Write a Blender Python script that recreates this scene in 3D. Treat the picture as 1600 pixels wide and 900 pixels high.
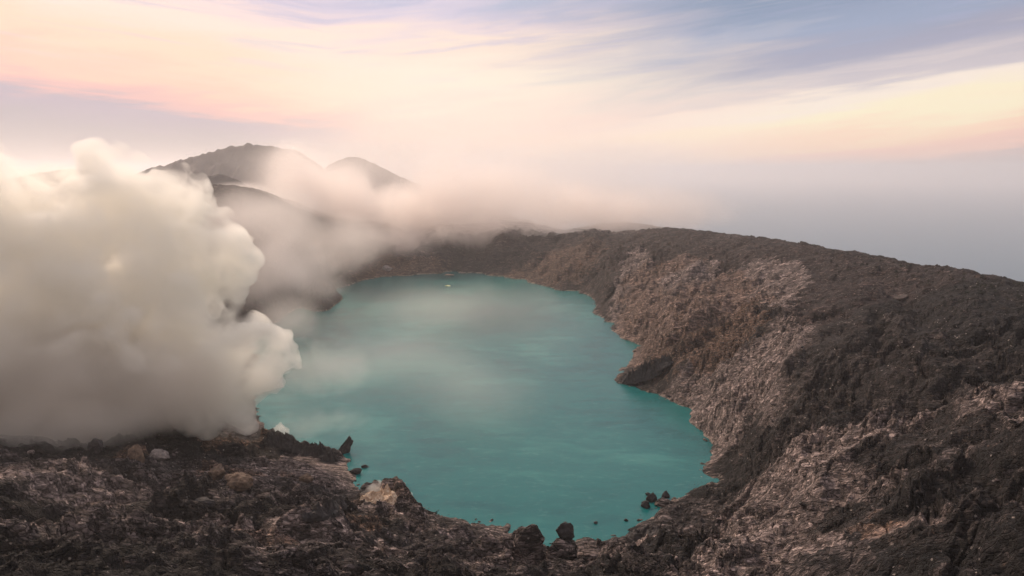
import bpy, bmesh, math, random
import numpy as np
from mathutils import Vector, Matrix

for o in list(bpy.data.objects):
    bpy.data.objects.remove(o)
S = bpy.context.scene
COL = S.collection
random.seed(11)

# ------------------------------------------------------------------ camera
FPX, CX, CY = 1081.0, 800.0, 450.0
PITCH = math.radians(9.7)
CAMZ = 200.0
cam = bpy.data.cameras.new('camera')
cam.sensor_width = 36.0
cam.lens = FPX / 1600 * 36
cam.clip_start = 0.5
cam.clip_end = 200000
co = bpy.data.objects.new('camera', cam)
COL.objects.link(co)
co.location = (0, 0, CAMZ)
co.rotation_euler = (math.radians(90) - PITCH, 0, 0)
S.camera = co


def ray(px, py):
    dx, dy = (px - CX) / FPX, -(py - CY) / FPX
    v = np.array([dx, math.cos(PITCH) + dy * math.sin(PITCH), -math.sin(PITCH) + dy * math.cos(PITCH)])
    return v


def at_z(px, py, z):
    v = ray(px, py)
    t = (z - CAMZ) / v[2]
    return np.array([v[0] * t, v[1] * t, z])


def at_d(px, py, d):
    """point on the sight line of a photo pixel at horizontal distance d"""
    v = ray(px, py)
    t = d / math.hypot(v[0], v[1])
    return np.array([v[0] * t, v[1] * t, CAMZ + v[2] * t])


def lin(r, g, b):
    f = lambda c: (c / 255 / 12.92) if c / 255 <= 0.04045 else ((c / 255 + 0.055) / 1.055) ** 2.4
    return (f(r), f(g), f(b), 1.0)


# ------------------------------------------------------------------ render
S.render.engine = 'CYCLES'
cy = S.cycles
cy.use_denoising = True
try:
    cy.denoiser = 'OPENIMAGEDENOISE'
    cy.denoising_input_passes = 'RGB_ALBEDO_NORMAL'
except Exception:
    pass
cy.max_bounces = 12
cy.diffuse_bounces = 3
cy.glossy_bounces = 3
cy.transmission_bounces = 2
cy.transparent_max_bounces = 8
cy.volume_bounces = 12
cy.volume_step_rate = 1.0
cy.volume_max_steps = 192
cy.use_adaptive_sampling = True
cy.adaptive_threshold = 0.03
cy.sample_clamp_indirect = 6
S.view_settings.view_transform = 'Standard'
S.view_settings.look = 'None'
S.view_settings.exposure = 0.0
S.view_settings.gamma = 1.0
S.view_settings.use_curve_mapping = False

# ------------------------------------------------------------------ node helper


class NT:
    def __init__(self, tree):
        self.t = tree
        self.n = tree.nodes
        self.l = tree.links

    def new(self, ty, **kw):
        n = self.n.new(ty)
        for k, v in kw.items():
            setattr(n, k, v)
        return n

    def put(self, sock, v):
        if isinstance(v, bpy.types.NodeSocket):
            self.l.new(v, sock)
        elif v is not None:
            sock.default_value = v

    def math(self, op, a, b=None, c=None, clamp=False):
        n = self.new('ShaderNodeMath', operation=op, use_clamp=clamp)
        self.put(n.inputs[0], a)
        if b is not None:
            self.put(n.inputs[1], b)
        if c is not None:
            self.put(n.inputs[2], c)
        return n.outputs[0]

    def vmath(self, op, a, b=None, scale=None):
        n = self.new('ShaderNodeVectorMath', operation=op)
        self.put(n.inputs[0], a)
        if b is not None:
            self.put(n.inputs[1], b)
        if scale is not None:
            self.put(n.inputs['Scale'], scale)
        return n.outputs[0]

    def noise(self, vec, scale, detail=4, rough=0.55, dist=0.0, lac=2.0):
        n = self.new('ShaderNodeTexNoise')
        self.put(n.inputs['Vector'], vec)
        self.put(n.inputs['Scale'], scale)
        self.put(n.inputs['Detail'], detail)
        self.put(n.inputs['Roughness'], rough)
        self.put(n.inputs['Distortion'], dist)
        self.put(n.inputs['Lacunarity'], lac)
        return n.outputs[0]

    def smooth(self, v, a, b, lo=0.0, hi=1.0):
        n = self.new('ShaderNodeMapRange', interpolation_type='SMOOTHSTEP')
        self.put(n.inputs['Value'], v)
        self.put(n.inputs['From Min'], a)
        self.put(n.inputs['From Max'], b)
        self.put(n.inputs['To Min'], lo)
        self.put(n.inputs['To Max'], hi)
        return n.outputs[0]

    def ramp(self, v, stops, interp='EASE'):
        n = self.new('ShaderNodeValToRGB')
        cr = n.color_ramp
        cr.interpolation = interp
        cr.elements[0].position = stops[0][0]
        cr.elements[0].color = stops[0][1]
        cr.elements[1].position = stops[-1][0]
        cr.elements[1].color = stops[-1][1]
        for p, c in stops[1:-1]:
            e = cr.elements.new(p)
            e.color = c
        self.put(n.inputs[0], v)
        return n.outputs[0]

    def mix(self, f, a, b, mode='MIX'):
        n = self.new('ShaderNodeMix', data_type='RGBA', blend_type=mode)
        self.put(n.inputs[0], f)
        self.put(n.inputs[6], a)
        self.put(n.inputs[7], b)
        return n.outputs[2]


# ------------------------------------------------------------------ world: dawn sky
SUN_EL, SUN_AZ = math.radians(40), math.radians(-36)     # azimuth measured from +Y towards +X
W = bpy.data.worlds.new('World')
S.world = W
W.use_nodes = True
nt = NT(W.node_tree)
for n in list(nt.n):
    nt.n.remove(n)
tc = nt.new('ShaderNodeTexCoord')
sep = nt.new('ShaderNodeSeparateXYZ')
nt.l.new(tc.outputs['Generated'], sep.inputs[0])
az = nt.math('ARCTAN2', sep.outputs[0], sep.outputs[1])
el = nt.math('ARCSINE', sep.outputs[2])
cmb = nt.new('ShaderNodeCombineXYZ')
nt.put(cmb.inputs[0], nt.math('MULTIPLY', az, 2.2))
nt.put(cmb.inputs[1], nt.math('MULTIPLY', nt.math('SUBTRACT', el, nt.math('MULTIPLY', az, 0.10)), 17.0))
nt.put(cmb.inputs[2], sep.outputs[2])
streak = nt.math('SUBTRACT', nt.noise(cmb.outputs[0], 1.3, 6, 0.55, 0.5), 0.5)
cmb2 = nt.new('ShaderNodeCombineXYZ')
nt.put(cmb2.inputs[0], nt.math('MULTIPLY', az, 3.0))
nt.put(cmb2.inputs[1], nt.math('MULTIPLY', nt.math('ADD', el, nt.math('MULTIPLY', nt.math('ABSOLUTE', nt.math('ADD', az, 0.25)), -0.10)), 40.0))
fine = nt.math('SUBTRACT', nt.noise(cmb2.outputs[0], 1.6, 6, 0.6, 0.3), 0.5)
EM = 1.0 / 0.7        # ramp position 1.0 is elevation 0.6 rad, 0 is -0.1 rad


def sky_ramp(e, stops):
    x = nt.math('MULTIPLY', nt.math('ADD', e, 0.1), EM)
    return nt.ramp(x, [(max(0, (s + 0.1) * EM), lin(*c)) for s, c in stops])


warp = nt.math('ADD', nt.math('MULTIPLY', streak, 0.080), nt.math('MULTIPLY', fine, 0.050))
elL = nt.math('ADD', nt.math('ADD', el, nt.math('MULTIPLY', nt.math('ADD', az, 0.55), 0.14)), warp)
elR = nt.math('ADD', nt.math('SUBTRACT', el, nt.math('MULTIPLY', nt.math('SUBTRACT', az, 0.45), 0.12)), nt.math('MULTIPLY', warp, 0.8))
elM = nt.math('ADD', el, nt.math('MULTIPLY', warp, 1.2))
UP = [(0.34, (192, 192, 202)), (0.45, (228, 218, 216)), (0.6, (226, 218, 220))]
L = sky_ramp(elL, [(-0.1, (150, 138, 142)), (0.0, (182, 160, 160)), (0.05, (174, 152, 154)), (0.085, (180, 154, 162)), (0.105, (236, 176, 160)),
                   (0.125, (255, 198, 164)), (0.155, (255, 214, 176)), (0.20, (255, 225, 200)), (0.225, (250, 218, 205)), (0.25, (218, 198, 206))] + UP)
M_ = sky_ramp(elM, [(-0.1, (190, 172, 170)), (0.0, (236, 210, 198)), (0.05, (254, 216, 194)), (0.12, (255, 232, 204)), (0.16, (255, 226, 200)),
                    (0.19, (240, 214, 208)), (0.215, (218, 202, 212)), (0.25, (190, 190, 208))] + UP)
R = sky_ramp(elR, [(-0.1, (118, 130, 145)), (-0.02, (160, 155, 162)), (0.0, (204, 172, 170)), (0.018, (244, 192, 174)), (0.04, (255, 212, 180)),
                   (0.07, (255, 236, 196)), (0.088, (250, 230, 210)), (0.105, (205, 190, 190)), (0.15, (160, 156, 172)), (0.185, (150, 158, 180)),
                   (0.23, (130, 143, 165))] + UP)
c = nt.mix(nt.smooth(az, -0.42, -0.08), L, M_)
c = nt.mix(nt.smooth(nt.math('ADD', nt.math('ADD', az, nt.math('MULTIPLY', nt.math('SUBTRACT', el, 0.1), 0.9)), nt.math('MULTIPLY', streak, 0.5)), -0.06, 0.46), c, R)
stk = nt.math('MULTIPLY', nt.smooth(fine, 0.02, 0.16), nt.smooth(el, 0.08, 0.19))
c = nt.mix(nt.math('MULTIPLY', stk, 0.26), c, lin(178, 172, 196))
stk2 = nt.math('MULTIPLY', nt.smooth(fine, -0.02, -0.16), nt.smooth(el, 0.05, 0.12))
c = nt.mix(nt.math('MULTIPLY', stk2, 0.10), c, lin(255, 232, 212))
# the unseen sky behind the viewer is made pale and bright to light the plume's front
c = nt.mix(nt.smooth(nt.math('ABSOLUTE', az), 1.0, 2.2), c, lin(214, 202, 200))
sky = nt.new('ShaderNodeTexSky', sky_type='NISHITA')
sky.sun_disc = False
sky.sun_elevation = SUN_EL
sky.sun_rotation = SUN_AZ
sky.altitude = 2300
bg1 = nt.new('ShaderNodeBackground')
nt.l.new(sky.outputs[0], bg1.inputs[0])
bg1.inputs[1].default_value = 0.05 * 0.35
bg2 = nt.new('ShaderNodeBackground')
nt.l.new(c, bg2.inputs[0])
bg2.inputs[1].default_value = 0.97
add = nt.new('ShaderNodeAddShader')
nt.l.new(bg1.outputs[0], add.inputs[0])
nt.l.new(bg2.outputs[0], add.inputs[1])
wo = nt.new('ShaderNodeOutputWorld')
nt.l.new(add.outputs[0], wo.inputs[0])

# ------------------------------------------------------------------ sun behind thin cloud
sl = bpy.data.lights.new('sun', 'SUN')
sl.energy = 3.4
sl.angle = math.radians(10)
sl.color = (1.0, 0.77, 0.58)
so = bpy.data.objects.new('sun', sl)
COL.objects.link(so)
sd = Vector((math.sin(SUN_AZ) * math.cos(SUN_EL), math.cos(SUN_AZ) * math.cos(SUN_EL), math.sin(SUN_EL)))
so.rotation_euler = (-sd).to_track_quat('-Z', 'Y').to_euler()
so.location = (0, 0, 900)


def tag(o, label, cat, group=None, kind=None):
    o['label'] = label
    o['category'] = cat
    if group:
        o['group'] = group
    if kind:
        o['kind'] = kind
    return o


def new_mat(name):
    m = bpy.data.materials.new(name)
    m.use_nodes = True
    for n in list(m.node_tree.nodes):
        m.node_tree.nodes.remove(n)
    return m, NT(m.node_tree)


def mesh_obj(name, V, F, mat=None, smooth=True, parent=None):
    me = bpy.data.meshes.new(name)
    V = np.asarray(V, np.float32)
    F = np.asarray(F, np.int32)
    me.vertices.add(len(V))
    me.vertices.foreach_set('co', V.ravel())
    k = F.shape[1]
    me.loops.add(F.size)
    me.loops.foreach_set('vertex_index', F.ravel())
    me.polygons.add(len(F))
    me.polygons.foreach_set('loop_start', np.arange(len(F), dtype=np.int32) * k)
    me.update(calc_edges=True)
    me.validate()
    me.polygons.foreach_set('use_smooth', np.full(len(me.polygons), smooth))
    if mat:
        me.materials.append(mat)
    o = bpy.data.objects.new(name, me)
    COL.objects.link(o)
    if parent:
        o.parent = parent
    return o


# ------------------------------------------------------------------ numpy noise
def _h(ix, iy, s):
    a = (ix.astype(np.uint32) * np.uint32(374761393) + iy.astype(np.uint32) * np.uint32(668265263) + np.uint32((s * 974711 + 12345) & 0xffffffff))
    a = (a ^ (a >> np.uint32(13))) * np.uint32(1274126177)
    a = (a ^ (a >> np.uint32(16))) * np.uint32(2246822519)
    return a ^ (a >> np.uint32(15))


def _r(ix, iy, s):
    return (_h(ix, iy, s) & np.uint32(0xffffff)).astype(np.float32) / np.float32(16777216.0)


def perlin(x, y, s=0):
    x0 = np.floor(x)
    y0 = np.floor(y)
    fx = (x - x0).astype(np.float32)
    fy = (y - y0).astype(np.float32)
    ix = x0.astype(np.int64)
    iy = y0.astype(np.int64)

    def g(i, j):
        a = _r(ix + i, iy + j, s) * np.float32(2 * np.pi)
        return np.cos(a) * (fx - i) + np.sin(a) * (fy - j)
    u = fx * fx * fx * (fx * (fx * 6 - 15) + 10)
    v = fy * fy * fy * (fy * (fy * 6 - 15) + 10)
    n0 = g(0, 0) * (1 - u) + g(1, 0) * u
    n1 = g(0, 1) * (1 - u) + g(1, 1) * u
    return (n0 * (1 - v) + n1 * v) * 1.5


def fbm(x, y, o=4, s=0, rough=0.5):
    a, t, f = 1.0, 0.0, 1.0
    for i in range(o):
        t = t + a * perlin(x * f + 17.3 * i, y * f - 9.1 * i, s + i)
        a *= rough
        f *= 2.03
    return t


def ridged(x, y, o=4, s=0, rough=0.5):
    a, t, f, w = 1.0, 0.0, 1.0, 1.0
    for i in range(o):
        n = 1 - np.abs(perlin(x * f + 7.7 * i, y * f + 3.1 * i, s + i))
        n = n * n
        t = t + a * n * w
        w = np.clip(n * 1.4, 0, 1)
        a *= rough
        f *= 2.07
    return t - 0.9


def slabs(x, y, s=0, tilt=1.0):
    """every cell of a cellular pattern is its own tilted block: returns (height, crack)"""
    ix = np.floor(x).astype(np.int64)
    iy = np.floor(y).astype(np.int64)
    d1 = np.full(x.shape, 9.0, np.float32)
    d2 = np.full(x.shape, 9.0, np.float32)
    hh = np.zeros(x.shape, np.float32)
    for i in (-1, 0, 1):
        for j in (-1, 0, 1):
            cx = ix + i
            cyy = iy + j
            px = cx + _r(cx, cyy, s)
            py = cyy + _r(cx, cyy, s + 1)
            dx = (x - px).astype(np.float32)
            dy = (y - py).astype(np.float32)
            d = dx * dx + dy * dy
            h = _r(cx, cyy, s + 2) - 0.5 + tilt * ((_r(cx, cyy, s + 3) - 0.5) * dx + (_r(cx, cyy, s + 4) - 0.5) * dy) * 2
            near = d < d1
            d2 = np.where(near, d1, np.minimum(d2, d))
            hh = np.where(near, h, hh)
            d1 = np.where(near, d, d1)
    return hh, np.sqrt(d2) - np.sqrt(d1)


def sstep(a, b, v):
    t = np.clip((v - a) / (b - a), 0, 1)
    return t * t * (3 - 2 * t)


# ------------------------------------------------------------------ terrain control points
SHORE = [(697, 427), (740, 426), (780, 432), (820, 440), (860, 449), (900, 457), (922, 463), (932, 472), (925, 485), (945, 500), (955, 515),
         (975, 528), (992, 539), (1000, 549), (985, 562), (970, 578), (968, 589), (978, 596), (1010, 612), (1030, 618), (1050, 626), (1074, 640),
         (1080, 652), (1095, 665), (1106, 680), (1114, 697), (1109, 715), (1100, 730), (1092, 746), (1085, 765), (1062, 778), (1030, 784), (1022, 800), (995, 822), (975, 838), (920, 836), (885, 850), (862, 856), (848, 850), (825, 838), (790, 826), (750, 814), (700, 804), (662, 796), (642, 786), (628, 770), (600, 764),
         (566, 768), (556, 750), (545, 733), (530, 716), (505, 708), (470, 694), (430, 680), (410, 664), (402, 645), (398, 620), (395, 590),
         (400, 555), (415, 520), (440, 498), (468, 480), (508, 470), (518, 457), (560, 440), (600, 432), (650, 428)]
P = [tuple(at_z(x, y, 0.0)) for x, y in SHORE]
for x, y in [(560, 455), (536, 474), (600, 446), (500, 494), (640, 441), (700, 480), (600, 480), (800, 480), (880, 500), (520, 510), (470, 560), (560, 560), (700, 560), (850, 560), (930, 550), (920, 620),
             (1000, 650), (1060, 690), (1050, 740), (960, 700), (980, 780), (850, 720), (700, 700), (560, 680), (470, 640), (640, 730), (750, 760),
             (880, 800), (700, 440), (460, 600), (930, 820), (680, 775)]:
    p = at_z(x, y, 0.0)
    P.append((p[0], p[1], -11.0))


def Z(px, py, z):
    P.append(tuple(at_z(px, py, z)))


def D(px, py, d):
    P.append(tuple(at_d(px, py, d)))


# right hand crater wall and outer slope
for q in [(1130, 640, 18), (1130, 580, 34), (1130, 520, 46), (1130, 470, 56), (1130, 430, 73), (1130, 395, 84),
          (1060, 590, 17), (1050, 540, 30), (1050, 490, 44), (1050, 450, 54), (1050, 400, 76),
          (1000, 500, 20), (1000, 440, 46), (1000, 400, 64), (940, 440, 26), (940, 400, 50), (870, 425, 22), (870, 395, 42),
          (1200, 700, 38), (1200, 640, 44), (1200, 580, 55), (1200, 520, 64), (1200, 470, 74), (1200, 420, 86),
          (1160, 760, 22), (1180, 820, 36), (1240, 760, 48), (1130, 720, 7), (1140, 690, 12), (1100, 800, 10), (1060, 830, 12),
          (1300, 900, 66), (1300, 800, 64), (1300, 700, 64), (1300, 600, 73), (1300, 500, 85), (1300, 430, 93),
          (1450, 900, 84), (1450, 800, 82), (1450, 700, 84), (1450, 600, 89), (1450, 500, 98), (1450, 450, 101),
          (1600, 900, 98), (1600, 830, 97), (1590, 760, 88), (1600, 690, 99), (1600, 600, 103), (1600, 520, 108), (1600, 480, 109),
          (1200, 900, 52), (1100, 900, 40), (1100, 850, 24), (1750, 900, 106), (1750, 700, 110), (1750, 560, 114),
          (1000, 900, 34), (1000, 860, 20), (900, 900, 30), (900, 868, 16), (800, 900, 34), (800, 860, 17), (700, 900, 42), (700, 850, 20),
          (600, 900, 52), (600, 850, 32), (600, 800, 16), (500, 900, 60), (500, 820, 40), (500, 760, 15), (500, 730, 6),
          (400, 900, 66), (400, 800, 44), (400, 740, 24), (400, 700, 10), (300, 900, 71), (300, 800, 54), (300, 740, 36), (300, 695, 20),
          (150, 900, 79), (150, 800, 64), (150, 740, 49), (150, 695, 34), (0, 900, 88), (0, 800, 76), (0, 740, 62), (0, 690, 50),
          (-200, 900, 96), (-200, 740, 80), (200, 640, 20), (100, 620, 34), (0, 600, 50), (300, 620, 6), (-200, 600, 80),
          (250, 560, 14), (340, 540, 8), (200, 480, 55), (100, 450, 85), (0, 430, 105), (300, 440, 60), (350, 480, 26), (500, 440, 26), (-200, 430, 130)]:
    Z(*q)
# left wall and far rim
for q in [(510, 425, 1105), (450, 440, 1080), (450, 400, 1170), (430, 340, 1260), (400, 300, 1360), (330, 290, 1380), (380, 420, 1020),
          (200, 380, 980), (200, 318, 1200), (0, 380, 900), (0, 325, 1150), (-200, 320, 1100), (520, 370, 1400), (480, 330, 1450),
          (600, 402, 1390), (600, 375, 1450), (600, 356, 1530), (700, 402, 1400), (700, 376, 1450), (700, 358, 1530),
          (790, 405, 1370), (790, 376, 1420), (790, 360, 1510), (540, 412, 1300), (500, 440, 1075)]:
    D(*q)
# the skyline crest, and the outer flank that drops away behind it
CREST = [(840, 359, 1560), (870, 366, 1500), (905, 366, 1450), (930, 366, 1400), (955, 371, 1380), (985, 369, 1330), (1015, 364, 1270), (1045, 361, 1230), (1090, 365, 1170),
         (1150, 372, 1080), (1200, 379, 1010), (1260, 387, 940), (1330, 399, 860), (1400, 413, 790), (1450, 423, 740), (1480, 424, 710), (1540, 436, 670), (1600, 448, 635), (1680, 462, 600), (1800, 480, 560)]
for x, y, d in CREST:
    D(x, y, d)
    p = at_d(x, y, d)
    for k, dz in ((1.12, 8), (1.3, 38), (1.7, 110), (2.3, 230)):
        P.append((p[0] * k, p[1] * k, p[2] - dz))
for x, y, d in [(700, 358, 1540), (600, 352, 1560), (500, 330, 1560), (400, 300, 1400), (200, 315, 1300), (0, 320, 1300), (-200, 320, 1300)]:
    p = at_d(x, y, d)
    for k, dz in ((1.3, 60), (1.8, 160), (2.4, 280)):
        P.append((p[0] * k, p[1] * k, p[2] - dz))
for x, y, z in [(0, 150, 62), (60, 110, 85), (-70, 130, 78), (0, 60, 96), (90, 40, 108), (-90, 40, 104), (0, -60, 104), (0, -250, 40), (200, -200, 50),
                (-200, -200, 60), (0, -700, -120), (600, -500, -80), (-600, -500, -60), (0, -1500, -300), (260, 60, 118), (420, 150, 112), (420, -50, 60), (700, 100, 20), (900, 300, -60),
                (-260, 60, 108), (-420, 150, 112), (-500, -50, 80), (-900, 200, 60), (1500, 0, -200), (-1500, 0, -160), (-1200, 700, 60), (-1800, 900, -120)]:
    P.append((x, y, z))
P = np.array(P, float)


def dom(x, y):
    r = np.hypot(x, y)
    # a softened log radius: keeps near and far detail in scale
    s = np.log1p(r / 60.0) / np.maximum(r, 1e-6)
    return np.stack([x * s, y * s], -1)


def tps_fit(X, z, lam=2e-4):
    n = len(X)
    d2 = ((X[:, None] - X[None]) ** 2).sum(-1)
    K = 0.5 * d2 * np.log(d2 + 1e-12) + lam * np.eye(n)
    Pm = np.concatenate([np.ones((n, 1)), X], 1)
    A = np.block([[K, Pm], [Pm.T, np.zeros((3, 3))]])
    return np.linalg.solve(A, np.concatenate([z, np.zeros(3)]))


XD = dom(P[:, 0], P[:, 1])
wt = tps_fit(XD, P[:, 2])


def base_h(x, y):
    sh = x.shape
    Q = dom(x.ravel().astype(float), y.ravel().astype(float))
    out = np.empty(len(Q))
    n = len(XD)
    for i in range(0, len(Q), 20000):
        q = Q[i:i + 20000]
        d2 = (q[:, None, 0] - XD[None, :, 0]) ** 2 + (q[:, None, 1] - XD[None, :, 1]) ** 2
        out[i:i + 20000] = (0.5 * d2 * np.log(d2 + 1e-12)) @ wt[:n] + wt[n] + q @ wt[n + 1:]
    out = out.reshape(sh)
    r = np.hypot(x, y)
    k = sstep(2300, 4200, r)
    out = out * (1 - k) + k * (-330 - 480 * sstep(3200, 7000, r))
    return out


# features of the rock: (px, py, z guess, radius m, height m)
BUMPS = []


def detail(x, y, b):
    """rock relief added to the smooth base height"""
    r = np.hypot(x, y)
    far = 1 - sstep(2500, 6000, r)
    sh = sstep(-2, 22, b)
    wx = x + 9 * fbm(x / 45, y / 45, 3, 5)
    wy = y + 9 * fbm(x / 45 + 31, y / 45 + 7, 3, 9)
    # the flow of the ridges: rotated, stretched away from the lake
    cx0, cy0 = 40.0, 690.0
    th = np.arctan2(x - cx0, y - cy0)
    rad = np.hypot(x - cx0, y - cy0)
    gx = th * 330.0
    gul = ridged(gx / 62 + fbm(x / 70, y / 70, 3, 21) * 0.9, rad / 210, 4, 40, 0.5)
    h = 5.5 * gul * (0.12 + 0.88 * sh) * (1 - 0.75 * sstep(40, 72, b))
    h = h + 5.5 * ridged(wx / 75, wy / 75, 5, 60, 0.48) * (0.15 + 0.85 * sh)
    h = h + 1.4 * fbm(wx / 14, wy / 14, 4, 80, 0.55) * (0.65 + 0.35 * sh)
    # bedded lava: sharp little cliffs
    t = (b + h + 3.0 * fbm(wx / 26, wy / 26, 3, 90)) / 5.2
    ft = t - np.floor(t)
    st = (np.floor(t) + sstep(0.30, 0.72, ft) - t) * 5.2
    cliff = sstep(-0.35, 0.35, fbm(x / 120, y / 120, 2, 95))
    h = h + st * 0.75 * cliff * sh
    t2 = (b + h + 1.6 * fbm(wx / 13, wy / 13, 3, 97)) / 2.1
    f2 = t2 - np.floor(t2)
    h = h + (np.floor(t2) + sstep(0.35, 0.65, f2) - t2) * 2.1 * 0.5 * sh
    ux = (wx * 0.90 + wy * 0.43)
    uy = (-wx * 0.43 + wy * 0.90)
    rough = 0.22 + 0.78 * sstep(-0.4, 0.5, fbm(x / 60 + 5, y / 60, 3, 120))
    s1, c1 = slabs(ux / 26 + fbm(x / 9, y / 9, 2, 101) * 0.30, uy / 9 + fbm(x / 11, y / 11, 2, 103) * 0.3, 100, 1.1)
    h = h + (3.4 * s1 - 1.8 * (1 - sstep(0, 0.12, c1))) * rough * (0.45 + 0.55 * sh)
    near = 1 - sstep(1000, 1600, r)
    # long backs of old lava running down towards the water, and big tilted plates between them
    vx = x * 0.62 + y * 0.78 + 12 * fbm(x / 60, y / 60, 2, 161)
    vy = -x * 0.78 + y * 0.62 + 14 * fbm(x / 55, y / 55, 3, 163)
    h = h + 5.0 * ridged(vx / 150, vy / 34, 3, 165, 0.5) * sh
    s0, c0 = slabs(ux / 52 + fbm(x / 20, y / 20, 2, 171) * 0.3, uy / 17 + fbm(x / 20, y / 20, 2, 173) * 0.3, 170, 1.2)
    h = h + (4.2 * s0 - 2.4 * (1 - sstep(0, 0.09, c0))) * sh * near
    s2, c2 = slabs(ux / 11.0 + fbm(x / 4, y / 4, 2, 113) * 0.25, uy / 3.0 + fbm(x / 3, y / 3, 2, 111) * 0.3, 110, 1.0)
    h = h + (1.15 * s2 - 0.8 * (1 - sstep(0, 0.16, c2))) * rough * (0.55 + 0.45 * sh) * near
    n2 = 1 - sstep(500, 900, r)
    s3, c3 = slabs(ux / 4.2, uy / 1.25 + fbm(x / 1.5, y / 1.5, 2, 133) * 0.3, 130, 0.9)
    h = h + (0.40 * s3 - 0.30 * (1 - sstep(0, 0.2, c3))) * n2 * (0.4 + 0.6 * sh) * (0.5 + 0.5 * rough)
    h = h + 0.22 * fbm(x / 2.2, y / 2.2, 3, 140, 0.6) * n2
    # long creases following the beds
    cr = ridged(ux / 70 + fbm(x / 40, y / 40, 3, 151) * 0.5, uy / 11, 3, 150, 0.5)
    h = h - 2.6 * np.clip(cr - 0.15, 0, 1) * sh * sstep(-0.3, 0.4, fbm(x / 90, y / 90 + 4, 2, 155))
    # the outer slope under the crest is smoother, blanketed in ash
    ash = sstep(66, 92, b) * sstep(420, 640, r) * 0.55
    ash = np.maximum(ash, 0.45 * sstep(0.1, 0.6, fbm(x / 85 + 3, y / 85, 3, 181)) * sstep(18, 40, b))
    return h * far * (1 - ash)


def far_relief(x, y):
    r = np.hypot(x, y)
    return 60 * fbm(x / 1800, y / 1800, 5, 200) * sstep(2500, 6000, r)


# gullies and ridges laid out where the photograph shows them: (points in the picture, z there, width m, height m)
LINES = [
    # dark hollow running down to the shore on the right, its pale ridge beside it
    ([(1120, 735, 8), (1180, 715, 30), (1250, 690, 45)], 11, -7),
    ([(1100, 812, 14), (1180, 760, 32), (1240, 712, 48), (1300, 672, 60)], 9, 6),
    ([(1110, 890, 40), (1200, 820, 48), (1300, 740, 62), (1400, 720, 74)], 12, 4),
    ([(1290, 800, 58), (1400, 760, 74), (1480, 745, 82)], 12, -6),
    ([(1290, 600, 68), (1330, 620, 70), (1370, 650, 74)], 14, -5),
    ([(980, 840, 8), (1040, 862, 20), (1100, 885, 34)], 7, 6),
    ([(565, 785, 8), (603, 768, 12), (645, 800, 10)], 7, 9),
    ([(1560, 730, 92), (1600, 760, 92)], 9, -12),
    ([(1400, 880, 80), (1500, 800, 92), (1560, 770, 98), (1620, 830, 100)], 9, 5),
    ([(0, 760, 66), (110, 745, 58), (230, 728, 44)], 12, 6),
    ([(0, 815, 74), (170, 775, 60), (300, 755, 46), (400, 750, 34)], 12, -4),
    ([(420, 690, 8), (470, 700, 4), (530, 712, 2)], 5, 7),
    ([(430, 880, 64), (520, 850, 56), (560, 870, 52)], 12, 5),
    ([(830, 840, 8), (830, 880, 22)], 6, 2),
    ([(1000, 545, 5), (1100, 530, 40), (1160, 500, 60)], 14, 5),
    ([(1370, 500, 88), (1375, 560, 82)], 4, -7),
    ([(980, 585, 6), (1040, 560, 24), (1120, 550, 40)], 12, 5),
    ([(1380, 440, 94), (1500, 540, 96), (1600, 600, 102)], 14, -6),
    ([(0, 772, 68), (120, 752, 60), (235, 738, 46)], 6, 7),
    ([(0, 796, 72), (130, 774, 62), (270, 755, 48), (330, 750, 42)], 3.5, -6),
    ([(20, 834, 80), (200, 795, 64), (320, 768, 48)], 5, 6),
    ([(60, 870, 82), (250, 820, 66), (330, 800, 54)], 3.0, -4),
    ([(150, 890, 80), (330, 840, 62), (400, 800, 46)], 4, 4),
    ([(1045, 395, 80), (1000, 450, 44), (955, 500, 6)], 9, -7),
    ([(1015, 400, 74), (975, 440, 40), (935, 470, 4)], 8, 6),
    ([(1120, 410, 84), (1075, 470, 50), (1000, 530, 8)], 10, -8),
    ([(1090, 410, 80), (1040, 470, 46), (980, 520, 6)], 8, 7),
    ([(1190, 440, 84), (1130, 500, 50), (1060, 545, 26)], 10, -7),
    ([(1160, 430, 80), (1100, 500, 46), (1020, 540, 12)], 8, 6),
    ([(1240, 500, 78), (1170, 570, 46), (1090, 610, 16)], 9, -6),
    ([(1230, 570, 66), (1160, 620, 38), (1090, 650, 6)], 8, 6),
    ([(970, 395, 60), (920, 430, 26), (890, 452, 4)], 9, -6),
    ([(880, 380, 46), (840, 415, 20), (815, 436, 2)], 10, -7),
    ([(760, 375, 50), (715, 400, 26), (706, 424, 2)], 16, -14),
    ([(780, 378, 50), (770, 405, 22), (768, 428, 2)], 12, 8),
    ([(660, 378, 50), (650, 405, 22), (640, 428, 2)], 12, 8),
    ([(1300, 450, 92), (1450, 520, 95), (1600, 620, 102)], 14, 3),
]


def line_relief(x, y):
    out = np.zeros(x.shape)
    jx = x + 5 * fbm(x / 16, y / 16, 3, 301)
    jy = y + 5 * fbm(x / 16 + 9, y / 16, 3, 305)
    for pts, w, hgt in LINES:
        pw = [at_z(a, b, c_)[:2] for a, b, c_ in pts]
        best = np.full(x.shape, 1e9)
        for a, b in zip(pw[:-1], pw[1:]):
            ab = b - a
            t = np.clip(((jx - a[0]) * ab[0] + (jy - a[1]) * ab[1]) / (ab @ ab), 0, 1)
            d = np.hypot(jx - a[0] - t * ab[0], jy - a[1] - t * ab[1])
            best = np.minimum(best, d)
        out += hgt * np.exp(-(best / w) ** 2)
    return out


def height(x, y):
    b = base_h(x, y) + line_relief(x, y)
    return b + detail(x, y, b) + far_relief(x, y)


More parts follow.
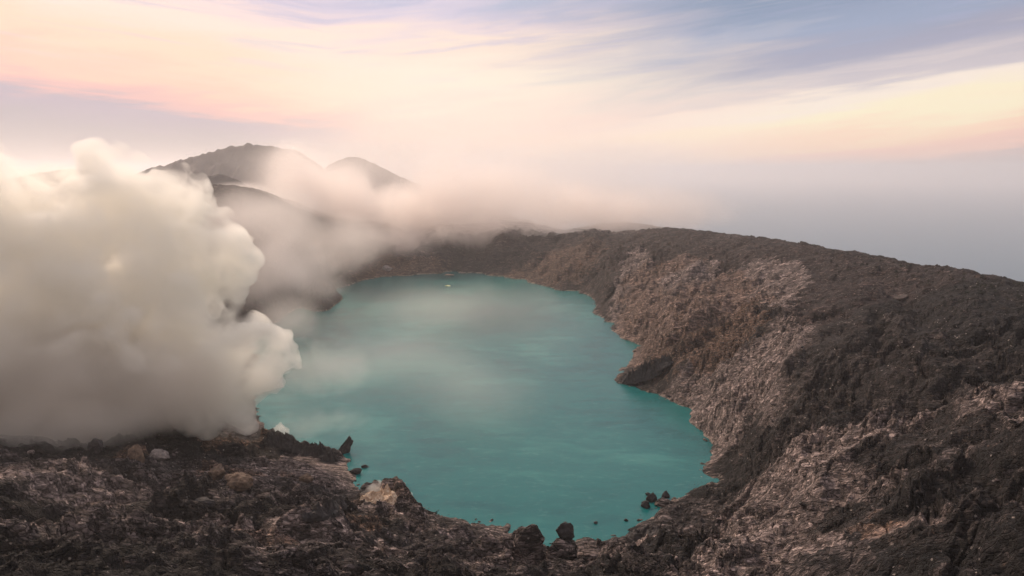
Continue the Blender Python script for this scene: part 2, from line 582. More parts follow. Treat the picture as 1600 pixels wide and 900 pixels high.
# polar grid centred under the camera: fine where the crater is seen, wide open to the horizon
azs = np.concatenate([np.radians(np.linspace(-180, -46, 110, endpoint=False)), np.radians(np.linspace(-46, 44, 1500, endpoint=False)),
                      np.radians(np.linspace(44, 180, 110, endpoint=False))])
rs = [4.0]
while rs[-1] < 95000:
    q = rs[-1]
    if q < 110:
        k = 0.06
    elif q < 2000:
        k = 0.0026 * (q / 200) ** 0.42
    elif q < 3200:
        k = 0.02
    else:
        k = 0.09
    rs.append(q * (1 + k))
rs = np.array(rs)
NA, NR = len(azs), len(rs)
AZ, RR = np.meshgrid(azs, rs)
GX = RR * np.sin(AZ)
GY = RR * np.cos(AZ)
# smooth base evaluated on a coarser grid, then interpolated (it has no fine detail)
ia = np.unique(np.concatenate([np.arange(0, NA, 8), [NA - 1]]))
ir = np.unique(np.concatenate([np.arange(0, NR, 4), [NR - 1]]))
Bc = base_h(GX[np.ix_(ir, ia)], GY[np.ix_(ir, ia)])
tmp = np.empty((len(ir), NA))
for i in range(len(ir)):
    tmp[i] = np.interp(np.arange(NA), ia, Bc[i])
B = np.empty((NR, NA))
for j in range(NA):
    B[:, j] = np.interp(np.arange(NR), ir, tmp[:, j])
B = B + line_relief(GX, GY)
H = B + detail(GX, GY, B) + far_relief(GX, GY)
V = np.stack([GX, GY, H], -1).reshape(-1, 3)
ii = np.arange(NR - 1)[:, None] * NA
jj = np.arange(NA)[None]
j2 = (jj + 1) % NA
F = np.stack([ii + jj, ii + j2, ii + NA + j2, ii + NA + jj], -1).reshape(-1, 4)[:, ::-1]


# bilinear lookup of the built surface, used to seat the rocks
def ground(x, y):
    a = math.atan2(x, y)
    r = math.hypot(x, y)
    j = min(max(np.searchsorted(azs, a) - 1, 0), NA - 2)
    i = min(max(np.searchsorted(rs, r) - 1, 0), NR - 2)
    u = (a - azs[j]) / (azs[j + 1] - azs[j])
    v = (r - rs[i]) / (rs[i + 1] - rs[i])
    return float((H[i, j] * (1 - u) + H[i, j + 1] * u) * (1 - v) + (H[i + 1, j] * (1 - u) + H[i + 1, j + 1] * u) * v)


def hit(px, py, dmin=110.0, dmax=2500.0):
    """where the sight line of a photo pixel meets the built ground"""
    v = ray(px, py)
    hz = math.hypot(v[0], v[1])
    d = dmin
    prev = d
    while d < dmax:
        t = d / hz
        x, y, z = v[0] * t, v[1] * t, CAMZ + v[2] * t
        if z < max(ground(x, y), 0.0):
            return np.array([x, y, max(ground(x, y), 0.0)])
        prev = d
        d *= 1.004
    return at_d(px, py, dmax)


# ------------------------------------------------------------------ rock colour zones (kinds of rock, plus a sunlit spot painted in)
def zone(px, py, rx, ry, ang=0.0):
    return (px, py, rx, ry, ang)


def project(x, y, z):
    dz = z - CAMZ
    c_, s_ = math.cos(PITCH), math.sin(PITCH)
    dep = y * c_ - dz * s_
    up = y * s_ + dz * c_
    dep = np.where(dep > 1, dep, 1)
    return CX + FPX * x / dep, CY - FPX * up / dep


def world_blobs(x, y, blobs, soft=0.45):
    """blobs are given by where they lie in the photograph; each becomes an ellipse on the ground"""
    out = np.zeros(x.shape)
    nx = x + 10 * fbm(x / 30, y / 30, 4, 401, 0.6)
    ny = y + 10 * fbm(x / 30 + 5, y / 30 + 5, 4, 405, 0.6)
    for px, py, rx, ry, ang in blobs:
        p = hit(px, py)
        d = math.hypot(p[0], p[1])
        mpp = d / 1081.0 * 1.05
        wx_ = rx * mpp
        wy_ = ry * mpp / max(0.18, (CAMZ - p[2]) / d)
        # axes along and across the sight line
        s_, c_ = p[0] / d, p[1] / d
        dx = nx - p[0]
        dy = ny - p[1]
        u = (dx * c_ - dy * s_) / wx_
        v = (dx * s_ + dy * c_) / wy_
        ca, sa = math.cos(math.radians(ang)), math.sin(math.radians(ang))
        u, v = u * ca + v * sa, -u * sa + v * ca
        q = np.sqrt(u * u + v * v)
        out = np.maximum(out, 1 - sstep(1 - soft, 1 + soft, q))
    return out


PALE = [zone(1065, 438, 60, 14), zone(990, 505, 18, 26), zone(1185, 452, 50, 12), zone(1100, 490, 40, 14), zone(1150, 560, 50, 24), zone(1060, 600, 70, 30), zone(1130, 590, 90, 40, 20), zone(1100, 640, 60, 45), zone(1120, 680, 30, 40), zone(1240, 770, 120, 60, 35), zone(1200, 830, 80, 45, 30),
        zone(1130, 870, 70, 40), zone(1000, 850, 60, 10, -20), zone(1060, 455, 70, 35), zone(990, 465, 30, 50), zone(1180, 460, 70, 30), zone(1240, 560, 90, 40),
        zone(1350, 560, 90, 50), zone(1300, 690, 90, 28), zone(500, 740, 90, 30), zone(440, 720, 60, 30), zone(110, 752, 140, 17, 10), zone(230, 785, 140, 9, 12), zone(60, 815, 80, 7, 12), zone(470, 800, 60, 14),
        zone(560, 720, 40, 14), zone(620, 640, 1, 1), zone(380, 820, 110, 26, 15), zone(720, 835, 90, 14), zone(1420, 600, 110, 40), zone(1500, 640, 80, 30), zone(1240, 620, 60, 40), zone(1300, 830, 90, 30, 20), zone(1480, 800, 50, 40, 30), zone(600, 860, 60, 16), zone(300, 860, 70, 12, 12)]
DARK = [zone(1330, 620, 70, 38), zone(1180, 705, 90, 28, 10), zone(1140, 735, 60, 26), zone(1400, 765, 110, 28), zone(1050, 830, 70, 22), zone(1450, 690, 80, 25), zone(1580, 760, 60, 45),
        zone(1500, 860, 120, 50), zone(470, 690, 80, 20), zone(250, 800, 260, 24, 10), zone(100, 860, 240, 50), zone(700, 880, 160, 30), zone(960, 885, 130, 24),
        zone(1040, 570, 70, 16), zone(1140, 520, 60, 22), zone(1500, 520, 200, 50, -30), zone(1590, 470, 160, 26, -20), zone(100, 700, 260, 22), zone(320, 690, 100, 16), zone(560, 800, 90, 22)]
OCHRE = [zone(1135, 437, 20, 9), zone(1000, 490, 36, 50), zone(1100, 480, 80, 35), zone(1130, 530, 50, 20), zone(370, 745, 45, 12), zone(330, 735, 12, 10), zone(460, 750, 16, 8),  # first patch is a sunlit spot on the wall, put into the colour
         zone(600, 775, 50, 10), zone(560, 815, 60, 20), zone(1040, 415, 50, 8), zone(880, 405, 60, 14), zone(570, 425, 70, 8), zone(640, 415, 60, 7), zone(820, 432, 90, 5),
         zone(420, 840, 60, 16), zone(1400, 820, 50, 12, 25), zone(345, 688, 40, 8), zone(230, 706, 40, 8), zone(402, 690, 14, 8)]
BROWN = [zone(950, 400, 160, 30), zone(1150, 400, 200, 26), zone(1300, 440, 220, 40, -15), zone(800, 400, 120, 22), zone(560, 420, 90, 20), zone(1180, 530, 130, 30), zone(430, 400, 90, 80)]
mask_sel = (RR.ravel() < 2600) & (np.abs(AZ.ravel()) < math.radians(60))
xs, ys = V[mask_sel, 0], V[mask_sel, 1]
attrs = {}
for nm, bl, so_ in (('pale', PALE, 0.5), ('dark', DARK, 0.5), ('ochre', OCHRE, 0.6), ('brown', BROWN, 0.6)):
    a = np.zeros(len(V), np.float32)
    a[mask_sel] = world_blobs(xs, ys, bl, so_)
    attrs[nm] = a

# ------------------------------------------------------------------ terrain material
m_rock, r = new_mat('volcanic_rock')
geo = r.new('ShaderNodeNewGeometry')
pos = geo.outputs['Position']
sepp = r.new('ShaderNodeSeparateXYZ')
r.l.new(pos, sepp.inputs[0])
sepn = r.new('ShaderNodeSeparateXYZ')
r.l.new(geo.outputs['True Normal'], sepn.inputs[0])


def attr(nm):
    n = r.new('ShaderNodeAttribute', attribute_name=nm)
    return n.outputs['Fac']


mp = r.new('ShaderNodeMapping')
mp.inputs['Rotation'].default_value = (0, 0, math.radians(-25))
mp.inputs['Scale'].default_value = (0.50, 2.1, 1.9)
r.l.new(pos, mp.inputs[0])
flow = mp.outputs[0]
n_big = r.noise(pos, 0.018, 6, 0.6, 0.4)
n_mid = r.noise(flow, 0.11, 7, 0.66, 0.8)
n_fin = r.noise(flow, 0.7, 5, 0.65, 0.3)
n_tiny = r.noise(pos, 2.6, 3, 0.6)
v1 = r.new('ShaderNodeTexVoronoi', feature='F1')
r.put(v1.inputs['Vector'], r.vmath('ADD', flow, r.vmath('SCALE', r.noise(pos, 0.5, 3), scale=1.5)))
v1.inputs['Scale'].default_value = 0.33
cellv = v1.outputs['Color']
vs = r.new('ShaderNodeSeparateColor')
r.l.new(cellv, vs.inputs[0])
cell = vs.outputs[0]

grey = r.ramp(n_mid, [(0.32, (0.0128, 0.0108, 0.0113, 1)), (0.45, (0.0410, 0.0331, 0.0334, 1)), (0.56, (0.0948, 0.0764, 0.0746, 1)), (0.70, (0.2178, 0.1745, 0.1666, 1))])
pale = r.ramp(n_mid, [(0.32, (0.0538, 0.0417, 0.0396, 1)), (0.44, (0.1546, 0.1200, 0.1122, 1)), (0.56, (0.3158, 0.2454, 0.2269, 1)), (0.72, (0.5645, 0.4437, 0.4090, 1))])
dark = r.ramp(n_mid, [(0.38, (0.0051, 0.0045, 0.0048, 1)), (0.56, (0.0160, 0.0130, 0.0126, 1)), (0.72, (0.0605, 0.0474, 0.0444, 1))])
ochre = r.ramp(n_fin, [(0.34, (0.0514, 0.0303, 0.0213, 1)), (0.5, (0.1764, 0.1034, 0.0710, 1)), (0.62, (0.4116, 0.2523, 0.1775, 1)), (0.76, (0.6200, 0.5172, 0.3904, 1))])
brown = r.ramp(n_mid, [(0.34, (0.0169, 0.0122, 0.0110, 1)), (0.5, (0.0496, 0.0342, 0.0318, 1)), (0.66, (0.1304, 0.0889, 0.0795, 1))])


def wob(a, amt=0.5, src=None):
    """breaks the edge of a patch up with noise"""
    s = r.math('ADD', a, r.math('MULTIPLY', r.math('SUBTRACT', src or n_fin, 0.5), amt * 2.4))
    return r.smooth(s, 0.40, 0.62)


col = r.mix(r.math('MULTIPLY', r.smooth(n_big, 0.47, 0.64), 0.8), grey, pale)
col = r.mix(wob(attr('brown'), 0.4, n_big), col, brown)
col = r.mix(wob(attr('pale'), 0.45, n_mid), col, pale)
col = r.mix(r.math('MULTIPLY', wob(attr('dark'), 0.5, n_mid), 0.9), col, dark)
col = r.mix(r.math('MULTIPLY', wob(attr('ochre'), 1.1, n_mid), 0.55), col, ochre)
flk = r.math('ADD', r.math('MULTIPLY', r.noise(flow, 0.42, 6, 0.75, 1.2), 0.55), r.math('MULTIPLY', r.noise(flow, 1.3, 5, 0.7, 0.8), 0.45))
# loose specks of bleached and rusty stone
spk = r.noise(pos, 0.35, 4, 0.7)
col = r.mix(r.math('MULTIPLY', r.smooth(spk, 0.64, 0.72), 0.45), col, ochre)
col = r.mix(r.math('MULTIPLY', r.smooth(flk, 0.56, 0.63), 0.55), col, (0.30, 0.26, 0.245, 1))
col = r.mix(r.math('MULTIPLY', r.smooth(flk, 0.38, 0.46, 1.0, 0.0), 0.75), col, (0.018, 0.016, 0.017, 1))
# joints: the rock breaks into flakes, each of its own tone, with crevice shade painted dark into the joints between them
def joints(scale, warp_s, warp_a, width):
    nz = r.new('ShaderNodeTexNoise')
    r.put(nz.inputs['Vector'], flow)
    nz.inputs['Scale'].default_value = warp_s
    nz.inputs['Detail'].default_value = 3
    vec = r.vmath('ADD', flow, r.vmath('SCALE', r.vmath('SUBTRACT', nz.outputs['Color'], (0.5, 0.5, 0.5)), scale=warp_a))
    ve = r.new('ShaderNodeTexVoronoi', feature='DISTANCE_TO_EDGE')
    r.put(ve.inputs['Vector'], vec)
    ve.inputs['Scale'].default_value = scale
    vc = r.new('ShaderNodeTexVoronoi', feature='F1')
    r.put(vc.inputs['Vector'], vec)
    vc.inputs['Scale'].default_value = scale
    sc_ = r.new('ShaderNodeSeparateColor')
    r.l.new(vc.outputs['Color'], sc_.inputs[0])
    return r.smooth(ve.outputs['Distance'], 0.0, width), sc_.outputs[0], vc.outputs['Distance']


jA, cA, dA = joints(0.15, 0.12, 7.0, 0.10)
jB, cB, dB = joints(0.46, 0.4, 2.6, 0.13)
tone = r.math('MULTIPLY', r.math('ADD', 0.55, r.math('MULTIPLY', cA, 0.8)), r.math('ADD', 0.45, r.math('MULTIPLY', r.math('POWER', cB, 1.4), 1.35)))
tv = r.new('ShaderNodeCombineColor')
for i_ in range(3):
    r.put(tv.inputs[i_], tone)
col = r.mix(1.0, col, tv.outputs[0], 'MULTIPLY')
gate = r.smooth(r.noise(pos, 0.05, 4, 0.6), 0.38, 0.58)
jd = r.math('MAXIMUM', r.math('MULTIPLY', r.math('SUBTRACT', 1.0, jA), r.math('MULTIPLY', r.smooth(n_big, 0.36, 0.56, 0.30, 0.80), r.math('SUBTRACT', 1.0, r.math('MULTIPLY', attr('pale'), 0.35)))), r.math('MULTIPLY', r.math('SUBTRACT', 1.0, jB), r.math('MULTIPLY', gate, r.math('SUBTRACT', 0.75, r.math('MULTIPLY', attr('pale'), 0.40)))))
col = r.mix(jd, col, (0.008, 0.007, 0.007, 1))
v2 = r.new('ShaderNodeTexVoronoi', feature='F1')
r.put(v2.inputs['Vector'], pos)
v2.inputs['Scale'].default_value = 0.55
vs2 = r.new('ShaderNodeSeparateColor')
r.l.new(v2.outputs['Color'], vs2.inputs[0])
chip = r.math('MULTIPLY', r.smooth(vs2.outputs[0], 0.94, 0.96), r.smooth(v2.outputs['Distance'], 0.18, 0.34, 1.0, 0.0))
col = r.mix(r.math('MULTIPLY', chip, 0.75), col, (0.42, 0.36, 0.33, 1))
# the scum line left by the lake
zz = r.math('ADD', sepp.outputs[2], r.math('MULTIPLY', n_fin, -2.4))
sl_ = r.math('MULTIPLY', r.smooth(zz, 0.0, 1.4, 1.0, 0.0), r.smooth(n_mid, 0.48, 0.60))
col = r.mix(r.math('MULTIPLY', sl_, 0.75), col, (0.36, 0.28, 0.24, 1))
# far lowland vegetation
rad2 = r.vmath('LENGTH', pos)
ln = r.new('ShaderNodeVectorMath', operation='LENGTH')
r.l.new(pos, ln.inputs[0])
col = r.mix(r.smooth(ln.outputs['Value'], 1900, 2900), col, (0.045, 0.06, 0.07, 1))
bs = r.new('ShaderNodeBsdfPrincipled')
r.put(bs.inputs['Base Color'], col)
bs.inputs['Roughness'].default_value = 0.86
bs.inputs['Specular IOR Level'].default_value = 0.25
bsum0 = r.math('ADD', r.math('MULTIPLY', jA, 1.1), r.math('ADD', r.math('MULTIPLY', jB, 0.5), r.math('ADD', r.math('MULTIPLY', cA, 0.9), r.math('MULTIPLY', cB, 0.5))))
bsum1 = r.math('ADD', r.math('ADD', r.math('MULTIPLY', n_fin, 1.0), r.math('MULTIPLY', n_tiny, 0.28)), r.math('MULTIPLY', r.math('MINIMUM', v1.outputs['Distance'], 0.6), -0.8))
bsum = r.math('ADD', bsum0, bsum1)
bmp = r.new('ShaderNodeBump')
bmp.inputs['Strength'].default_value = 1.0
bmp.inputs['Distance'].default_value = 1.1
r.put(bmp.inputs['Height'], bsum)
r.l.new(bmp.outputs[0], bs.inputs['Normal'])
out = r.new('ShaderNodeOutputMaterial')
r.l.new(bs.outputs[0], out.inputs[0])

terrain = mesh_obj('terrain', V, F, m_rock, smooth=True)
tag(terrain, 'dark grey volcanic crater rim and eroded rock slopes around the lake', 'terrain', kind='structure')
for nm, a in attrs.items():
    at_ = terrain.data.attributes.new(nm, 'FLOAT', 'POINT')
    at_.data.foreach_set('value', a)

# ------------------------------------------------------------------ lake
m_w, w = new_mat('acid_lake_water')
g2 = w.new('ShaderNodeNewGeometry')
p2 = g2.outputs['Position']
mpw = w.new('ShaderNodeMapping')
mpw.inputs['Rotation'].default_value = (0, 0, math.radians(12))
mpw.inputs['Scale'].default_value = (1.0, 2.6, 1)
w.l.new(p2, mpw.inputs[0])
big = w.noise(p2, 0.006, 4, 0.5, 0.6)
mid = w.noise(mpw.outputs[0], 0.022, 5, 0.6, 0.5)
f1 = w.math('ADD', w.math('MULTIPLY', big, 0.7), w.math('MULTIPLY', mid, 0.3))
wc = w.ramp(f1, [(0.38, (0.003, 0.080, 0.088, 1)), (0.50, (0.006, 0.112, 0.114, 1)), (0.62, (0.026, 0.160, 0.152, 1))])
film = w.noise(mpw.outputs[0], 0.10, 8, 0.78, 0.6)
wc = w.mix(w.math('MULTIPLY', w.smooth(film, 0.52, 0.70), 0.22), wc, (0.16, 0.34, 0.31, 1))
wb = w.new('ShaderNodeBsdfPrincipled')
w.put(wb.inputs['Base Color'], wc)
wb.inputs['Roughness'].default_value = 0.12
wb.inputs['IOR'].default_value = 1.33
wv = w.noise(mpw.outputs[0], 0.35, 4, 0.6, 0.4)
wv2 = w.noise(mpw.outputs[0], 1.4, 2, 0.6)
bw = w.new('ShaderNodeBump')
bw.inputs['Strength'].default_value = 0.5
bw.inputs['Distance'].default_value = 0.30
w.put(bw.inputs['Height'], w.math('ADD', wv, w.math('MULTIPLY', wv2, 0.45)))
w.l.new(bw.outputs[0], wb.inputs['Normal'])
ow = w.new('ShaderNodeOutputMaterial')
w.l.new(wb.outputs[0], ow.inputs[0])
# a sheet that reaches a little under the banks all round
cx0, cy0 = 0.0, 720.0
ring = []
for i in range(180):
    a = 2 * math.pi * i / 180
    dx, dy = math.sin(a), math.cos(a)
    d = 60.0
    while d < 1100:
        x, y = cx0 + dx * d, cy0 + dy * d
        if ground(x, y) > 3.0 and ground(x + dx * 12, y + dy * 12) > 3.5:
            break
        d += 4
    ring.append((x + dx * 6, y + dy * 6, 0.0))
LV = [(cx0, cy0, 0.0)]
NRG = 24
for k in range(1, NRG + 1):
    for q in ring:
        LV.append((cx0 + (q[0] - cx0) * k / NRG, cy0 + (q[1] - cy0) * k / NRG, 0.0))
bm = bmesh.new()
vv = [bm.verts.new(q) for q in LV]
for i in range(180):
    bm.faces.new((vv[0], vv[1 + (i + 1) % 180], vv[1 + i]))
    for k in range(NRG - 1):
        a0, a1 = 1 + k * 180, 1 + (k + 1) * 180
        bm.faces.new((vv[a0 + i], vv[a0 + (i + 1) % 180], vv[a1 + (i + 1) % 180], vv[a1 + i]))
bmesh.ops.recalc_face_normals(bm, faces=bm.faces)
if bm.faces[0].normal.z < 0:
    bmesh.ops.reverse_faces(bm, faces=bm.faces)
me = bpy.data.meshes.new('lake')
bm.to_mesh(me)
bm.free()
me.materials.append(m_w)
lake = bpy.data.objects.new('lake', me)
COL.objects.link(lake)
tag(lake, 'opaque turquoise acid lake filling the crater', 'lake', kind='structure')

# ------------------------------------------------------------------ the strait far below
m_s, e_ = new_mat('sea_water')
ge = e_.new('ShaderNodeNewGeometry')
be = e_.new('ShaderNodeBsdfPrincipled')
be.inputs['Base Color'].default_value = (0.08, 0.15, 0.21, 1)
be.inputs['Roughness'].default_value = 0.5
be.inputs['IOR'].default_value = 1.33
oe = e_.new('ShaderNodeOutputMaterial')
e_.l.new(be.outputs[0], oe.inputs[0])
srs = [2500 * 1.25 ** i_ for i_ in range(17)]
SV = [(q_ * math.sin(a_), q_ * math.cos(a_), -600.0) for q_ in srs for a_ in np.linspace(0, 2 * math.pi, 96, endpoint=False)]
SF = [(i_ * 96 + j_, i_ * 96 + (j_ + 1) % 96, (i_ + 1) * 96 + (j_ + 1) % 96, (i_ + 1) * 96 + j_)[::-1] for i_ in range(16) for j_ in range(96)]
sea = mesh_obj('sea', SV, SF, m_s)
tag(sea, 'blue grey sea far below the volcano, fading into haze', 'sea', kind='structure')

# ------------------------------------------------------------------ far mountains
m_mt, q = new_mat('far_mountain')
gm = q.new('ShaderNodeNewGeometry')
nm_ = q.noise(gm.outputs['Position'], 0.006, 6, 0.6, 0.3)
cm = q.ramp(nm_, [(0.35, (0.045, 0.042, 0.044, 1)), (0.55, (0.085, 0.075, 0.072, 1)), (0.75, (0.15, 0.125, 0.115, 1))])
bq = q.new('ShaderNodeBsdfPrincipled')
q.put(bq.inputs['Base Color'], cm)
bq.inputs['Roughness'].default_value = 0.95
oq = q.new('ShaderNodeOutputMaterial')
q.l.new(bq.outputs[0], oq.inputs[0])


def mountain(name, label, skyline, dist, spread, base, seed, jag=1.0, nx=260, ny=120):
    """skyline is the crest's outline; the body falls away in front of it and behind it to the base level"""
    pts = [at_d(x, y, dist) for x, y in skyline]
    # lay the crest on a straight line across the view at this distance
    sx = np.array([p[0] for p in pts])
    sy = np.array([p[1] for p in pts])
    sz = np.array([p[2] for p in pts])
    X = np.linspace(sx[0], sx[-1], nx)
    cz = np.interp(X, sx, sz)
    cyv = np.interp(X, sx, sy)
    T = np.linspace(-1, 1, ny)
    XX, TT = np.meshgrid(X, T)
    CZ = np.interp(XX, sx, sz)
    CYY = np.interp(XX, sx, sy)
    YY = CYY + TT * spread
    fall = np.abs(TT) ** 0.85
    ends = sstep(0, 0.06, (XX - X[0]) / (X[-1] - X[0])) * sstep(0, 0.06, (X[-1] - XX) / (X[-1] - X[0]))
    hz = CZ + (base - CZ) * np.clip(fall, 0, 1)
    lc = spread * 0.35
    rel = ridged(XX / lc + fbm(XX / lc, YY / lc, 3, seed) * 0.6, YY / (lc * 2.2), 5, seed + 3)
    am = spread * 0.10
    hz = hz + rel * am * np.clip(np.abs(TT) * 3, 0.0, 1) * 0.8
    hz = hz + fbm(XX / (spread * 0.05), YY / (spread * 0.05), 4, seed + 9) * spread * 0.011 * jag
    hz = base + (hz - base) * ends
    VV = np.stack([XX, YY, hz], -1).reshape(-1, 3)
    a = np.arange(ny - 1)[:, None] * nx
    b = np.arange(nx - 1)[None]
    FF = np.stack([a + b, a + b + 1, a + nx + b + 1, a + nx + b], -1).reshape(-1, 4)
    o = mesh_obj(name, VV, FF, m_mt, True)
    return tag(o, label, 'mountain', kind='structure')


mountain('mountain', 'tall hazy mountain with a broad summit rising behind the steam', [(120, 300), (180, 282), (232, 262), (262, 254), (300, 243), (330, 235), (358, 227), (378, 224), (387, 221), (396, 224), (415, 224), (440, 229), (462, 231), (476, 240), (500, 256), (530, 285), (560, 310)], 4300, 900, -330, 500)
mountain('mountain', 'smaller rounded peak right of the tall mountain, its foot lost in mist', [(470, 300), (500, 265), (525, 250), (545, 242), (560, 243), (580, 250), (600, 261), (620, 272), (645, 284), (700, 304), (780, 330), (900, 365)], 3900, 800, -330, 520)
mountain('mountain', 'small dark knoll in front of the tall mountain', [(250, 310), (290, 286), (318, 275), (340, 270), (355, 272), (375, 281), (395, 292), (430, 312)], 2500, 420, -200, 540, 0.8)
mountain('mountain', 'low hazy ridge at the left edge of the picture behind the steam', [(-260, 290), (-120, 276), (0, 282), (60, 268), (110, 262), (160, 270), (240, 290)], 5200, 900, -330, 560)
mountain('mountain', 'faint blue mountain shoulder beyond the far rim', [(820, 380), (880, 358), (930, 348), (975, 343), (1010, 348), (1060, 357), (1110, 366), (1180, 385)], 2300, 420, -330, 580, 0.7)

# ------------------------------------------------------------------ rocks
m_bl, k = new_mat('boulder_rock')
oi = k.new('ShaderNodeObjectInfo')
tcb = k.new('ShaderNodeTexCoord')
pv = k.vmath('ADD', tcb.outputs['Object'], oi.outputs['Location'])
nb = k.noise(pv, 0.6, 6, 0.65, 0.5)
nb2 = k.noise(pv, 3.0, 4, 0.6)
cb = k.ramp(nb, [(0.3, (0.018, 0.016, 0.017, 1)), (0.5, (0.050, 0.042, 0.041, 1)), (0.7, (0.115, 0.096, 0.09, 1))])
cb = k.mix(k.math('MULTIPLY', k.smooth(nb2, 0.60, 0.68), 0.4), cb, (0.22, 0.18, 0.16, 1))
tint = k.ramp(oi.outputs['Random'], [(0.0, (0.75, 0.75, 0.8, 1)), (0.5, (1, 0.95, 0.92, 1)), (0.9, (1.4, 1.25, 1.15, 1))], 'LINEAR')
cb = k.mix(1.0, cb, tint, 'MULTIPLY')
bb = k.new('ShaderNodeBsdfPrincipled')
k.put(bb.inputs['Base Color'], cb)
bb.inputs['Roughness'].default_value = 0.85
bpn = k.new('ShaderNodeBump')
bpn.inputs['Strength'].default_value = 0.8
bpn.inputs['Distance'].default_value = 0.5
k.put(bpn.inputs['Height'], k.math('ADD', nb, k.math('MULTIPLY', nb2, 0.4)))
k.l.new(bpn.outputs[0], bb.inputs['Normal'])
ob = k.new('ShaderNodeOutputMaterial')
k.l.new(bb.outputs[0], ob.inputs[0])


def stone_mat(name, c0, c1, c2):
    m, t = new_mat(name)
    tcx = t.new('ShaderNodeTexCoord')
    n1 = t.noise(tcx.outputs['Object'], 0.45, 6, 0.65, 0.5)
    n2 = t.noise(tcx.outputs['Object'], 2.5, 4, 0.6)
    cc = t.ramp(n1, [(0.32, c0), (0.5, c1), (0.68, c2)])
    b_ = t.new('ShaderNodeBsdfPrincipled')
    t.put(b_.inputs['Base Color'], cc)
    b_.inputs['Roughness'].default_value = 0.85
    bp = t.new('ShaderNodeBump')
    bp.inputs['Strength'].default_value = 0.8
    bp.inputs['Distance'].default_value = 0.5
    t.put(bp.inputs['Height'], t.math('ADD', n1, t.math('MULTIPLY', n2, 0.4)))
    t.l.new(bp.outputs[0], b_.inputs['Normal'])
    o_ = t.new('ShaderNodeOutputMaterial')
    t.l.new(b_.outputs[0], o_.inputs[0])
    return m


m_sul = stone_mat('sulphur_crust', (0.22, 0.13, 0.085, 1), (0.55, 0.40, 0.28, 1), (0.76, 0.66, 0.54, 1))
m_och = stone_mat('ochre_rock', (0.06, 0.045, 0.038, 1), (0.15, 0.10, 0.07, 1), (0.28, 0.19, 0.13, 1))
m_blk = stone_mat('black_lava', (0.010, 0.009, 0.010, 1), (0.026, 0.022, 0.023, 1), (0.06, 0.05, 0.048, 1))
m_yel = stone_mat('yellow_scum', (0.55, 0.45, 0.16, 1), (0.8, 0.74, 0.4, 1), (0.8, 0.78, 0.6, 1))
m_pnk = stone_mat('rusty_shoal', (0.22, 0.12, 0.09, 1), (0.34, 0.20, 0.15, 1), (0.5, 0.36, 0.27, 1))
m_sand = stone_mat('pale_ash_rock', (0.10, 0.085, 0.08, 1), (0.2, 0.17, 0.16, 1), (0.32, 0.27, 0.25, 1))


def rock_mesh(name, size, seed, mat, sub=4, cuts=11, rough=0.08, tip=1.0):
    """an angular stone: a ball trimmed by random planes, then roughened"""
    rnd = random.Random(seed)
    bm = bmesh.new()
    bmesh.ops.create_icosphere(bm, subdivisions=sub + 1, radius=1.0)
    P_ = np.array([v.co[:] for v in bm.verts])
    for _ in range(cuts):
        n = np.array([rnd.gauss(0, 1), rnd.gauss(0, 1), rnd.gauss(0, 0.8)])
        n /= np.linalg.norm(n)
        d = rnd.uniform(0.50, 0.85)
        t = P_ @ n - d
        P_ -= np.outer(np.clip(t, 0, None) * 0.93, n)
    ns = fbm(P_[:, 0] * 1.7 + seed, P_[:, 1] * 1.7 + P_[:, 2] * 1.3, 4, seed, 0.6) + ridged(P_[:, 0] * 1.3 + P_[:, 1] * 0.9, P_[:, 2] * 1.8 + seed, 4, seed + 5, 0.55) * 0.5
    P_ *= (1 + rough * 1.5 * ns)[:, None]
    if tip != 1.0:
        k_ = np.clip((P_[:, 2] + 0.2) / 1.2, 0, 1)
        P_[:, :2] *= (1 - (1 - 1 / tip) * k_)[:, None]
    P_ *= np.array(size)[None]
    for v, p in zip(bm.verts, P_):
        v.co = p
    for f in bm.faces:
        f.smooth = True
    me = bpy.data.meshes.new(name)
    bm.to_mesh(me)
    bm.free()
    me.materials.append(mat)
    return me


def rock(name, label, cat, px, py, size_px, mat, seed, rotz=0.0, sink=0.35, group=None, tip=1.0, zlift=0.0, tilt=(0, 0), d=None, cuts=11, rough=0.08):
    """a rock seated where the given photo pixel meets the ground; size_px = half width, half depth, half height in photo pixels"""
    p = hit(px, py) if d is None else None
    if d is not None:
        q_ = at_d(px, py, d)
        p = np.array([q_[0], q_[1], max(ground(q_[0], q_[1]), 0.0)])
    mpp = np.linalg.norm(p - np.array([0, 0, CAMZ])) / 1081.0
    s = [v * mpp for v in size_px]
    me = rock_mesh(name, s, seed, mat, tip=tip, cuts=cuts, rough=rough)
    o = bpy.data.objects.new(name, me)
    COL.objects.link(o)
    o.location = (p[0], p[1], p[2] + s[2] * (1 - 2 * sink) + zlift)
    o.rotation_euler = (math.radians(tilt[0]), math.radians(tilt[1]), math.radians(rotz))
    return tag(o, label, cat, group)


